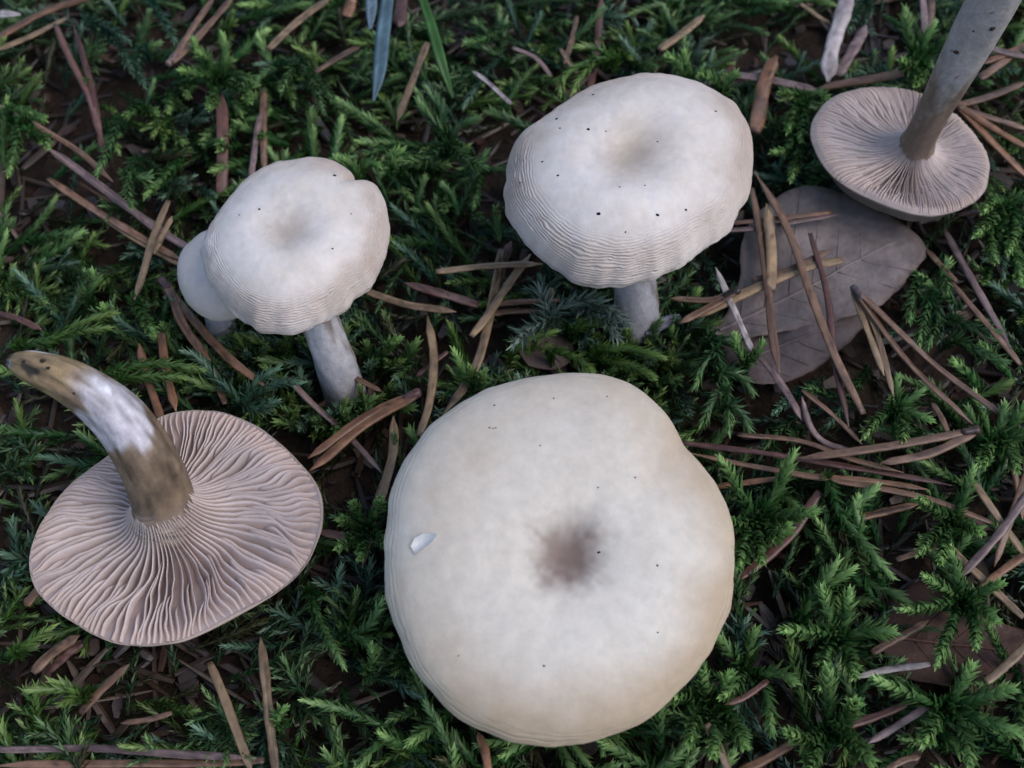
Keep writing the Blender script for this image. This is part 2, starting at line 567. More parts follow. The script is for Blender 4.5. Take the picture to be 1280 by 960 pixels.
m3, cap3, c3, R3, th3 = standing_mushroom(
    'standing pale mushroom with a wrinkled, notched cap overlapping the small smooth round mushroom', (357, 288), 3.25, (0.02, -0.06, 1), 1.22, OUT_M3, PROF_M2,
    (420, 455), 0.9, 0.27, cap_colour(14.0, 0.34, 0.92, np.array([0.31, 0.235, 0.165]), 0.36, 0.62, (0, 0), 0.35, PALE, (2.2, 0.12), np.array([0.40, 0.305, 0.255])),
    cap_disp(14.0, 0.029, 0.48, 0.63, 160, 0.035), SP3, (0.05, -0.05), order=13, notch=(0.93, 0.10, 0.07), stem_shade=0.85)
PROF_M4 = [(0, 0.0), (0.1, 0.0), (0.25, -0.03), (0.45, -0.1), (0.65, -0.24), (0.82, -0.45), (0.93, -0.68), (0.99, -0.92), (1.0, -1.1), (0.95, -1.22), (0.85, -1.2), (0.5, -1.0), (0.3, -1.0)]
m4, cap4, c4, R4, th4 = standing_mushroom(
    'small smooth round mushroom half hidden beneath the notched wrinkled cap', (266, 322), 2.15, (-0.1, -0.1, 1), 0.52, OUT_M4, PROF_M4,
    (275, 405), 0.6, 0.2, cap_colour(21.0, 0.6, 0.25, np.array([0.5, 0.42, 0.35]), 0.2, 0.4, (0, 0), 0.2, np.array([0.66, 0.56, 0.53])), cap_disp(21.0, 0.0, 0.6, 0.7, 60, 0.0), [], (0, 0), nth=120, nring=80)

# small torn white flake on the big cap
def flake():
    pts = [(513, 684), (518, 674), (530, 668), (546, 668), (541, 678), (530, 685), (519, 692)]
    Vt = []
    G = np.zeros(len(cap1.data.vertices) * 3, np.float32)
    cap1.data.vertices.foreach_get('co', G)
    G = G.reshape(-1, 3) / CM
    q, _ = proj(G)
    ok = np.arange(len(G)) < len(G) * 0.7
    for lift in (-0.02, 0.03):
        for p in pts:
            k = np.argmin(np.hypot(q[:, 0] - p[0], q[:, 1] - p[1]) + np.where(ok, 0, 1e3))
            Vt.append(G[k] + [0, 0, lift + 0.006 * rng.uniform(-1, 1)])
    n = len(pts)
    Vt.append(np.mean(Vt[n:], 0) + [0, 0, 0.012])
    qd = [(j, n + j, n + (j + 1) % n, (j + 1) % n) for j in range(n)]
    tr = [(2 * n, n + j, n + (j + 1) % n) for j in range(n)]
    link('skin_flake', mesh('skin_flake', Vt, qd, tr, np.tile(np.array([0.72, 0.69, 0.65]), (2 * n + 1, 1))), M_CAP, cap1)


flake()

# -------- picked mushrooms lying upside down, gills up
def upturned_mushroom(label, hub_px, z, n, R0, poly, ngill, prof_out, ze, hg, stem_px, stem_z, stem_w, gill_col, flesh_col, skin_col, stem_col, lean, seed, wavy):
    X, Y, Z = basis(n)
    c = pix(*hub_px, z)
    rim = [(0.9, 0.0), (1.0, -0.03)]
    th, R = fit_outline(c, n, [(0, 0), (0.5, 0.0), (0.95, 0.0), (1.0, -0.02)], R0, poly, 12)
    root = empty('mushroom', (c[0], c[1], c[2] - 0.6), label, 'mushroom', 'picked mushrooms lying gills up')
    # flesh and outer skin
    rs = np.linspace(0.0, 0.99, 26)
    E = lambda r: np.interp(r, ze[0], ze[1])
    H = lambda r: np.interp(r, hg[0], hg[1])
    prof = [(r, (E(r) - H(r)) / R0) for r in rs] + [(p[0], p[1] / R0) for p in prof_out]

    def disp(S, A, rho):
        return (0.02 * vnoise(np.cos(A) * 2 + seed, np.sin(A) * 2, S * 4) + 0.008 * vnoise(np.cos(A) * 9 + seed, np.sin(A) * 9, S * 30)) * np.clip(rho * 5, 0, 1)

    nr = 90

    def colour(S, A, rho, V):
        out = sstep(0.785, 0.805, S)
        nn = fbm(np.cos(A) * 3 + seed, np.sin(A) * 3, S * 6)
        return mix(np.asarray(flesh_col) * (1 + 0.15 * nn)[..., None], np.asarray(skin_col) * (1 + 0.3 * nn)[..., None], out)
    V, q, col, Ra, a = revolve(c, n, R0, th, R, prof, 180, nr, disp, colour)
    cap = link('cap', mesh('cap', V, q[:, ::-1], None, col), M_CAP, root)
    # gills
    Rf = lambda t: np.interp(t % (2 * math.pi), np.concatenate([th, [2 * math.pi]]), np.concatenate([R, R[:1]]))
    r_in = ze[0][0]
    for i in range(ngill):
        kind = 0 if i % 2 == 0 else (1 if i % 4 == 1 else 2)
        r0 = (r_in + 0.02 * rng.random(), 0.42 + 0.14 * rng.uniform(-1, 1), 0.62 + 0.12 * rng.uniform(-1, 1))[kind]
        r1 = 0.984 + 0.010 * rng.random()
        ns = 22 if kind == 0 else 16
        r = np.linspace(r0, r1, ns)
        t0 = (i + 0.28 * rng.uniform(-1, 1)) / ngill * 2 * math.pi
        dt = 2 * math.pi / ngill
        w = wavy * dt * (1.1 * vnoise(r * 5.0 + i * 0.21, t0 * 3.0, seed) + 0.9 * vnoise(r * 3.0, t0 * 7, seed + 5) + 0.22 * vnoise(r * 12 + i * 3.7, 0, seed + 2)) * sstep(0.25, 0.5, r)
        sweep = 0.10 * vnoise(np.cos(t0) * 1.4 + seed, np.sin(t0) * 1.4, 1.0) * sstep(0.2, 0.9, r)
        t = t0 + w + sweep
        e = E(r) + 0.012 * vnoise(r * 9 + i, i * 1.3, 2.0)
        g = H(r) + 0.02
        if kind:
            up = sstep(0, 0.14, r - r0)
            e = e - g * (1 - up) * 0.95
        Rr = Rf(t) * r
        er = np.stack([np.cos(t), np.sin(t)], -1)
        et = np.stack([-np.sin(t), np.cos(t)], -1)
        half_e = np.clip(0.20 * dt * Rr, 0.006, 0.019)
        half_b = np.clip(0.42 * dt * Rr, 0.009, 0.05)
        ln = lean(t0) * g * sstep(0.2, 0.5, r)
        rows = []
        for off, zz in ((-half_b, e - g), (-half_e * 1.05 + ln * 0.8, e - g * 0.22), (ln, e), (half_e * 1.05 + ln * 0.8, e - g * 0.22), (half_b, e - g)):
            p2 = er * Rr[:, None] + et * np.broadcast_to(off, Rr.shape)[:, None]
            rows.append(c + p2[:, :1] * X + p2[:, 1:] * Y + np.broadcast_to(zz, Rr.shape)[:, None] * Z)
        Vg = np.stack(rows, 1).reshape(-1, 3)
        cc = np.tile(np.asarray(gill_col) * (1 + 0.10 * rng.uniform(-1, 1)), (ns, 5, 1))
        cc = cc * (1 + 0.10 * fbm(np.cos(t) * r * 4, np.sin(t) * r * 4, seed))[:, None, None]
        cc[:, 2] = cc[:, 2] * 1.12
        cc = mix(cc, np.asarray(gill_col) * np.array([0.86, 0.72, 0.58]), np.broadcast_to((0.5 * sstep(0.8, 1.0, r))[:, None], (ns, 5)))
        link('gill', mesh('gill', Vg, grid_quads(ns, 5, False), None, cc.reshape(-1, 3)), M_GILL, cap)
    path = np.array([pix(p[0], p[1], zz) for p, zz in zip(stem_px, stem_z)])
    rad = np.array([0.5 * w / pxcm(p) for w, p in zip(stem_w, path)])
    path = np.vstack([c + Z * -0.25, path])
    rad = np.concatenate([[rad[0] * 1.15], rad])
    stem = stem_tube(path, rad, stem_col, 'stem', root, 48, 110, 0.018)
    KEEP.append((c, Z, R, th, X, Y, -0.75, 9.0))
    bpy.context.view_layer.update()
    for o in (cap, stem):
        o.matrix_parent_inverse = root.matrix_world.inverted()
    return root, cap, stem, c, R


OUT_M5 = [(197, 520), (220, 513), (250, 511), (280, 514), (310, 526), (340, 545), (365, 568), (385, 590), (398, 612), (403, 640), (399, 668), (385, 705), (352, 738),
          (310, 760), (270, 782), (235, 799), (200, 806), (165, 808), (125, 798), (90, 777), (60, 755), (42, 733), (35, 708), (38, 680), (55, 645), (80, 612),
          (110, 588), (140, 566), (168, 545)]
OUT_M6 = [(1013, 172), (1016, 152), (1026, 134), (1046, 117), (1075, 109), (1110, 107), (1145, 112), (1175, 126), (1200, 145), (1222, 170), (1236, 193), (1239, 212), (1232, 238),
          (1215, 256), (1185, 267), (1150, 269), (1118, 260), (1085, 247), (1050, 228), (1028, 205)]


def stem5_col(s, a, v):
    n1 = fbm(np.cos(a) * 1.1 + 5, np.sin(a) * 1.1, s * 5.5, 3)
    n2 = fbm(np.cos(a) * 4, np.sin(a) * 4, s * 18, 3)
    n3 = fbm(np.cos(a) * 1.4 + 9, np.sin(a) * 1.4, s * 7, 2)
    white = np.exp(-((s - 0.58) / 0.15) ** 2) * 0.85 + 0.75 * n1 + 0.3 * n2
    c = mix((0.195, 0.135, 0.088), (0.44, 0.405, 0.425), sstep(0.30, 0.72, white))
    c = mix(c, (0.32, 0.22, 0.11), np.clip(sstep(0.68, 0.78, s + 0.05 * n1) * (0.8 + 0.5 * n2), 0, 0.85))
    c = mix(c, (0.66, 0.64, 0.66), sstep(0.30, 0.42, n3 + 0.12 * n2) * sstep(0.5, 0.6, s) * 0.85)
    c = mix(c, (0.028, 0.022, 0.022), sstep(0.36, 0.46, -n3 + 0.15 * n2) * sstep(0.45, 0.6, s) * 0.9)
    c = mix(c, (0.02, 0.018, 0.016), sstep(0.965, 0.985, s) * 0.8)
    c = mix(c, (0.36, 0.28, 0.235), (1 - sstep(0.08, 0.22, s + 0.08 * n2)) * 0.7)
    c = c * (1 + 0.65 * n2 + 0.35 * n1 + 0.3 * vnoise(np.cos(a) * 9, np.sin(a) * 9, s * 9))[:, None]
    return np.asarray(c)


def stem6_col(s, a, v):
    n1 = fbm(np.cos(a) * 1.3 + 2, np.sin(a) * 1.3, s * 5, 3)
    n2 = fbm(np.cos(a) * 5, np.sin(a) * 5, s * 26, 3)
    c = mix((0.19, 0.135, 0.10), (0.33, 0.30, 0.29), sstep(0.28, 0.60, s + 0.22 * n1 + 0.12 * n2))
    c = mix(c, (0.05, 0.035, 0.03), sstep(0.50, 0.60, n2 - 0.2 * n1) * 0.8)
    return np.asarray(c) * (1 + 0.2 * n2)[:, None]


m5, cap5, stem5, c5, R5 = upturned_mushroom(
    'upturned mushroom showing wavy mauve-beige gills, with a thick curved brown and white stem', (208, 640), 1.45, (0, -0.05, 1), 1.95, OUT_M5, 136,
    [(1.0, -0.035), (1.003, -0.07), (0.975, -0.18), (0.88, -0.38), (0.7, -0.58), (0.4, -0.68), (0.02, -0.66)],
    ((0.19, 0.23, 0.27, 0.33, 0.41, 0.52, 0.70, 0.86, 0.94, 1.0), (0.50, 0.30, 0.14, 0.0, -0.08, -0.09, -0.03, 0.02, 0.0, -0.04)),
    ((0.15, 0.22, 0.32, 0.5, 0.7, 0.88, 0.96, 1.0), (0.14, 0.20, 0.22, 0.22, 0.18, 0.10, 0.04, 0.01)),
    [(206, 640), (203, 622), (193, 593), (176, 560), (150, 525), (118, 497), (84, 476), (52, 463), (32, 456), (16, 452)],
    [1.5, 1.75, 2.15, 2.55, 2.9, 3.15, 3.3, 3.3, 3.25, 3.2], [88, 76, 75, 74, 66, 60, 54, 46, 38, 22],
    (0.56, 0.455, 0.415), (0.40, 0.31, 0.28), (0.42, 0.34, 0.24), stem5_col, lambda t: 0.55 * math.cos(t + 0.3), 4.0, 0.95)
m6, cap6, stem6, c6, R6 = upturned_mushroom(
    'small upturned mushroom with fine mauve gills and long straight grey-brown stem, above the grey leaf', (1146, 182), 1.75, (0.0, 0.0, 1), 1.38, OUT_M6, 168,
    [(1.0, -0.03), (1.003, -0.055), (0.965, -0.13), (0.86, -0.28), (0.8, -0.52), (0.45, -0.64), (0.02, -0.62)],
    ((0.13, 0.17, 0.22, 0.30, 0.42, 0.55, 0.72, 0.88, 0.95, 1.0), (0.22, 0.10, 0.02, -0.06, -0.10, -0.08, -0.02, 0.03, 0.02, -0.03)),
    ((0.12, 0.2, 0.35, 0.6, 0.8, 0.9, 0.96, 1.0), (0.08, 0.12, 0.14, 0.12, 0.08, 0.04, 0.02, 0.008)),
    [(1147, 180), (1153, 166), (1170, 132), (1196, 84), (1222, 36), (1246, -8), (1268, -48), (1290, -84)],
    [1.8, 2.1, 2.75, 3.6, 4.3, 4.9, 5.4, 5.8], [46, 41, 43, 50, 58, 62, 60, 50],
    (0.52, 0.42, 0.38), (0.40, 0.315, 0.28), (0.17, 0.14, 0.12), stem6_col, lambda t: 0.35 * math.cos(t + 0.6), 6.0, 0.6)

def stem_pits(stem, spots):
    me = stem.data
    G = np.zeros(len(me.vertices) * 3, np.float32)
    me.vertices.foreach_get('co', G)
    G = G.reshape(-1, 3) / CM
    q, w = proj(G)
    for px, py, r_ in spots:
        k = np.argmin(np.hypot(q[:, 0] - px, q[:, 1] - py) + (w - w.min()) * 3)
        speck(stem, G[k], CAM - G[k], r_ / pxcm(G[k]), (0.035, 0.022, 0.018))


stem_pits(stem6, [(1239, 34, 3.6), (1196, 66, 3.6), (1219, 39, 1.5)])
stem_pits(stem5, [(54, 452, 4), (62, 460, 2.5), (92, 492, 2), (30, 452, 3)])

# every child so far was written in world coordinates: cancel the root's placement
bpy.context.view_layer.update()
for o in COL.objects:
    if o.parent is not None:
        o.matrix_parent_inverse = o.parent.matrix_world.inverted()
bpy.context.view_layer.update()


def blocked(p, pad=0.0):
    """is the point inside or above a mushroom?"""
    for (c, Z, R, th, X, Y, lo, hi) in KEEP:
        d = np.asarray(p) - c
        h = d @ Z
        if h < lo - 0.05:
            continue
        x, y = d @ X, d @ Y
        r = math.hypot(x, y)
        if r < R[int((math.atan2(y, x) % (2 * math.pi)) / (2 * math.pi) * len(R)) % len(R)] + pad:
            return True
    return False


# ------------------------------------------------------------------ dead leaves
def dead_leaf(label, outline, z, tilt, colour, midrib, vein_n, thick=0.022, curl=0.12, seed=1.0, name='dead_leaf'):
    """a leaf blade traced on its own tilted plane, with a raised midrib and side veins as parts"""
    zf = lambda x, y: z + tilt[0] * (x - cx) + tilt[1] * (y - cy) + curl * vnoise(x * 0.9 + seed, y * 0.9, seed) + 0.03 * vnoise(x * 3 + seed, y * 3, 2)
    pts = np.array([pix(p[0], p[1], z) for p in outline])
    cx, cy = pts[:, 0].mean(), pts[:, 1].mean()
    # densify with a wobbly edge
    o = np.vstack([pts, pts[:1]])
    o = 0.45 * catmull(o, 90)[:-1] + 0.55 * np.stack([np.interp(np.linspace(0, 1, 90), np.concatenate([[0], np.cumsum(np.linalg.norm(np.diff(o, axis=0), axis=1))]) / np.linalg.norm(np.diff(o, axis=0), axis=1).sum(), o[:, k]) for k in range(3)], -1)[:-1]
    cen = o.mean(0)
    rings = 16
    V, col = [], []
    for k in range(rings + 1):
        f = k / rings
        q = cen + (o - cen) * f
        if k == rings:
            q = q + 0.02 * np.stack([vnoise(q[:, 0] * 7, q[:, 1] * 7, 1), vnoise(q[:, 0] * 7, q[:, 1] * 7, 2), np.zeros(len(q))], -1)
        q[:, 2] = zf(q[:, 0], q[:, 1]) + 0.10 * f ** 4 * vnoise(q[:, 0] * 1.4 + seed, q[:, 1] * 1.4, 9)
        V.append(q)
        n = fbm(q[:, 0] * 2 + seed, q[:, 1] * 2, 3)
        n2 = fbm(q[:, 0] * 8 + seed, q[:, 1] * 8, 6)
        col.append(np.asarray(colour) * (1 + 0.28 * n + 0.14 * n2)[:, None] * mix(np.ones(3), np.array([0.8, 0.68, 0.6]), sstep(0.85, 1.0, np.full(len(q), f)) * 0.6))
    top = np.vstack(V)
    m = len(top)
    nn = len(o)
    bot = top - [0, 0, thick]
    q1 = grid_quads(rings + 1, nn)
    edge = [((rings) * nn + j, (rings) * nn + (j + 1) % nn, m + rings * nn + (j + 1) % nn, m + rings * nn + j) for j in range(nn)]
    root = empty(name, (cx, cy, z - 0.1), label, 'leaf', 'dead leaves on the forest floor')
    C = np.vstack(col)
    bl = link('blade', mesh('blade', np.vstack([top, bot]), np.vstack([q1, q1[:, ::-1] + m, edge]), None, np.vstack([C, C * 0.9])), M_LEAF, root)
    a, b = pix(*midrib[0], z), pix(*midrib[1], z)
    t = np.linspace(0, 1, 24)[:, None]
    P = a * (1 - t) + b * t
    P[:, 2] = zf(P[:, 0], P[:, 1]) + 0.01
    vc = np.asarray(colour) * 1.15
    Vv, qq, tt = tube(P, 0.035 * (1 - 0.7 * t[:, 0]), 6)
    parts = [bl, link('midrib', mesh('midrib', Vv, qq, tt, np.tile(vc, (len(Vv), 1))), M_LEAF, root)]
    d = (b - a) / np.linalg.norm(b - a)
    s = np.array([-d[1], d[0], 0])
    from_o = o[:, :2]
    for k in range(vein_n):
        p0 = a + (b - a) * (0.12 + 0.8 * k / vein_n)
        for sg in (-1, 1):
            e = d * 0.75 + s * sg
            e /= np.linalg.norm(e)
            L = 0.2
            while L < 2.2:
                qn = p0 + e * (L + 0.12)
                if not inside(qn[:2], from_o):
                    break
                L += 0.08
            if L < 0.35:
                continue
            u = np.linspace(0, 1, 9)[:, None]
            P = p0 + e * L * u + d * 0.12 * u ** 2
            P[:, 2] = zf(P[:, 0], P[:, 1]) + 0.004
            Vv, qq, tt = tube(P, 0.012 * (1 - 0.6 * u[:, 0]), 4)
            parts.append(link('vein', mesh('vein', Vv, qq, tt, np.tile(vc, (len(Vv), 1))), M_LEAF, root))
    bpy.context.view_layer.update()
    for p in parts:
        p.matrix_parent_inverse = root.matrix_world.inverted()
    return root


def inside(p, poly):
    x, y = p
    c = False
    n = len(poly)
    j = n - 1
    for i in range(n):
        if (poly[i][1] > y) != (poly[j][1] > y) and x < (poly[j][0] - poly[i][0]) * (y - poly[i][1]) / (poly[j][1] - poly[i][1]) + poly[i][0]:
            c = not c
        j = i
    return c


LEAF_A = [(930, 292), (950, 262), (985, 240), (1030, 236), (1080, 250), (1125, 280), (1160, 315), (1138, 346), (1100, 384), (1060, 396), (1000, 406), (940, 420), (885, 414), (908, 388), (926, 350), (924, 318)]
LEAF_B = [(905, 425), (950, 414), (1010, 405), (1070, 392), (1085, 402), (1050, 436), (1008, 466), (965, 482), (925, 478), (908, 455)]
LEAF_C = [(1095, 790), (1110, 750), (1150, 722), (1195, 735), (1235, 770), (1290, 790), (1300, 850), (1240, 862), (1180, 856), (1120, 840)]
LEAF_D = [(640, 425), (665, 405), (700, 408), (720, 430), (700, 455), (660, 458)]
dead_leaf('pale grey-mauve dead leaf lying flat under crossing pine needles', LEAF_A, 0.95, (0.0, 0.02), (0.18, 0.148, 0.138), ((900, 410), (1120, 305)), 6, seed=1.0)
dead_leaf('darker grey leaf piece tucked below the lower edge of the pale dead leaf', LEAF_B, 0.72, (0.0, 0.03), (0.12, 0.092, 0.09), ((915, 455), (1065, 405)), 4, seed=4.0)
dead_leaf('dark reddish-brown dead leaf sunk among bright plump moss shoots', LEAF_C, 0.45, (0.03, 0.02), (0.085, 0.045, 0.033), ((1100, 790), (1280, 815)), 6, seed=7.0)
dead_leaf('small brown leaf fragment under the silvery feathered moss shoot', LEAF_D, 0.6, (0.0, 0.05), (0.12, 0.085, 0.075), ((645, 430), (712, 432)), 2, seed=9.0)

LANDMARKS = [
    (pix(702, 700, 1.5), 'the large flat cream mushroom', 1.9), (pix(790, 260, 1.5), 'the speckled wrinkled mushroom', 1.5), (pix(360, 320, 1.5), 'the notched wrinkled mushroom', 1.1),
    (pix(220, 660, 1.0), 'the thick curved-stem upturned mushroom', 1.8), (pix(1125, 190, 1.0), 'the small straight-stem upturned mushroom', 1.3),
    (pix(1030, 340, 0.9), 'the pale grey dead leaf', 1.0), (pix(1200, 790, 0.9), 'the dark reddish-brown dead leaf', 1.0),
    (pix(510, 60, 0.9), 'the blue-green conifer needles', 0.3), (pix(1130, 550, 1.0), 'the crossing reddish needle bundle', 0.4), (pix(740, 400, 0.9), 'the silvery feathered moss shoot', 0.2),
]


def landmark(p):
    d = [math.hypot(p[0] - l[0][0], p[1] - l[0][1]) - l[2] for l in LANDMARKS]
    return LANDMARKS[int(np.argmin(d))][1]


# ------------------------------------------------------------------ pine needles
NCOL = {
    'orange-brown': (0.22, 0.105, 0.052), 'tan': (0.235, 0.155, 0.085), 'dark red-brown': (0.11, 0.05, 0.038), 'grey-purple': (0.19, 0.125, 0.115),
    'pale grey': (0.40, 0.34, 0.32), 'brown': (0.17, 0.095, 0.058),
}
O_, T_, D_, G_, P_, B_ = 'orange-brown', 'tan', 'dark red-brown', 'grey-purple', 'pale grey', 'brown'


def needle_path(pts, lift):
    pts = np.asarray(pts, float)
    n = max(22, int(np.linalg.norm(np.diff(pts, axis=0), axis=1).sum() / 7))
    q = catmull(pts, n)
    P = np.zeros((n, 3))
    for i, (x, y) in enumerate(q):
        z = 1.1
        for _ in range(3):
            w = pix(x, y, z)
            z = float(moss_height(w[0], w[1])) + lift
        P[i] = pix(x, y, z)
    # a needle is stiff: keep only a smooth height along it
    s = np.linspace(0, 1, n)
    k = np.polyfit(s, P[:, 2], 2 if n > 6 else 1)
    zz = np.polyval(k, s)
    for i, (x, y) in enumerate(q):
        P[i] = pix(x, y, zz[i])
    return P


def needle_mesh(P, wpx, colour, seed, base_end=0):
    """a dry pine needle: half-round, grooved, blunt where it broke, pointed at the tip, with dark and bleached streaks"""
    K = 10
    n = len(P)
    s = np.linspace(0, 1, n)
    w = 0.5 * wpx / pxcm(P[n // 2])
    tap = (0.72 + 0.28 * sstep(0.0, 0.10, s)) * (1 - 0.82 * sstep(0.86, 1.0, s)) * (1 + 0.13 * vnoise(s * 7 + seed, seed, 0) + 0.07 * vnoise(s * 22 + seed, seed, 3))
    if base_end:
        tap = tap[::-1]
    T, N, B = frames(P)
    L = float(np.linalg.norm(np.diff(P, axis=0), axis=1).sum())
    P = P + N * (w * 0.5 * vnoise(s * 3.0 * max(L / 3, 0.4) + seed, 4.0, seed))[:, None]
    V, q, tr = tube(P, w * tap, K, flat=0.55)
    a = np.arange(K) / K * 2 * math.pi
    G = V[:n * K].reshape(n, K, 3)
    tw = 0.8 * vnoise(s * 2 + seed, 1.5, seed)
    for j in range(K):                       # groove on the upper face
        g = np.exp(-((np.angle(np.exp(1j * (a[j] - math.pi / 2 - tw))) / 0.45) ** 2)) + np.exp(-((np.angle(np.exp(1j * (a[j] + math.pi / 2 - tw))) / 0.45) ** 2))
        G[:, j] += (P - G[:, j]) * (0.5 * g)[:, None]
    V[:n * K] = G.reshape(-1, 3)
    ss = np.concatenate([np.repeat(s, K), [0, 1]])
    aa = np.concatenate([np.tile(np.arange(K), n), [0, 0]])
    nn = fbm(ss * 5 * L / 3 + seed, aa * 0.9, seed)
    n2 = vnoise(ss * 30 * L / 3 + seed, aa * 0.7, seed)
    strip = vnoise(aa * 1.7 + seed * 5, ss * 2.0, seed)
    c = np.asarray(colour)[None, :] * (1 + 0.42 * nn + 0.38 * n2 + 0.55 * strip)[:, None]
    dk = sstep(0.15, 0.5, fbm(ss * 3.5 + seed * 3, aa * 0.25, seed + 9))
    c = mix(c, np.asarray(colour) * np.array([0.40, 0.36, 0.40]), dk * 0.75)
    bl = sstep(0.2, 0.6, fbm(ss * 4 + seed * 7, aa * 0.4, seed + 3))
    c = mix(c, np.asarray(colour) * 0.7 + np.array([0.16, 0.125, 0.11]), bl * 0.5)
    n4 = vnoise(ss * 55 * L / 3 + seed * 2, aa * 1.3, seed + 4)
    c = c * (1 - 0.6 * sstep(0.45, 0.7, n4))[:, None]
    end = (1 - sstep(0.0, 0.05, ss)) if not base_end else sstep(0.95, 1.0, ss)
    c = mix(c, (0.05, 0.035, 0.03), end * 0.6)
    return V, q, tr, np.clip(c, 0.008, 0.9)


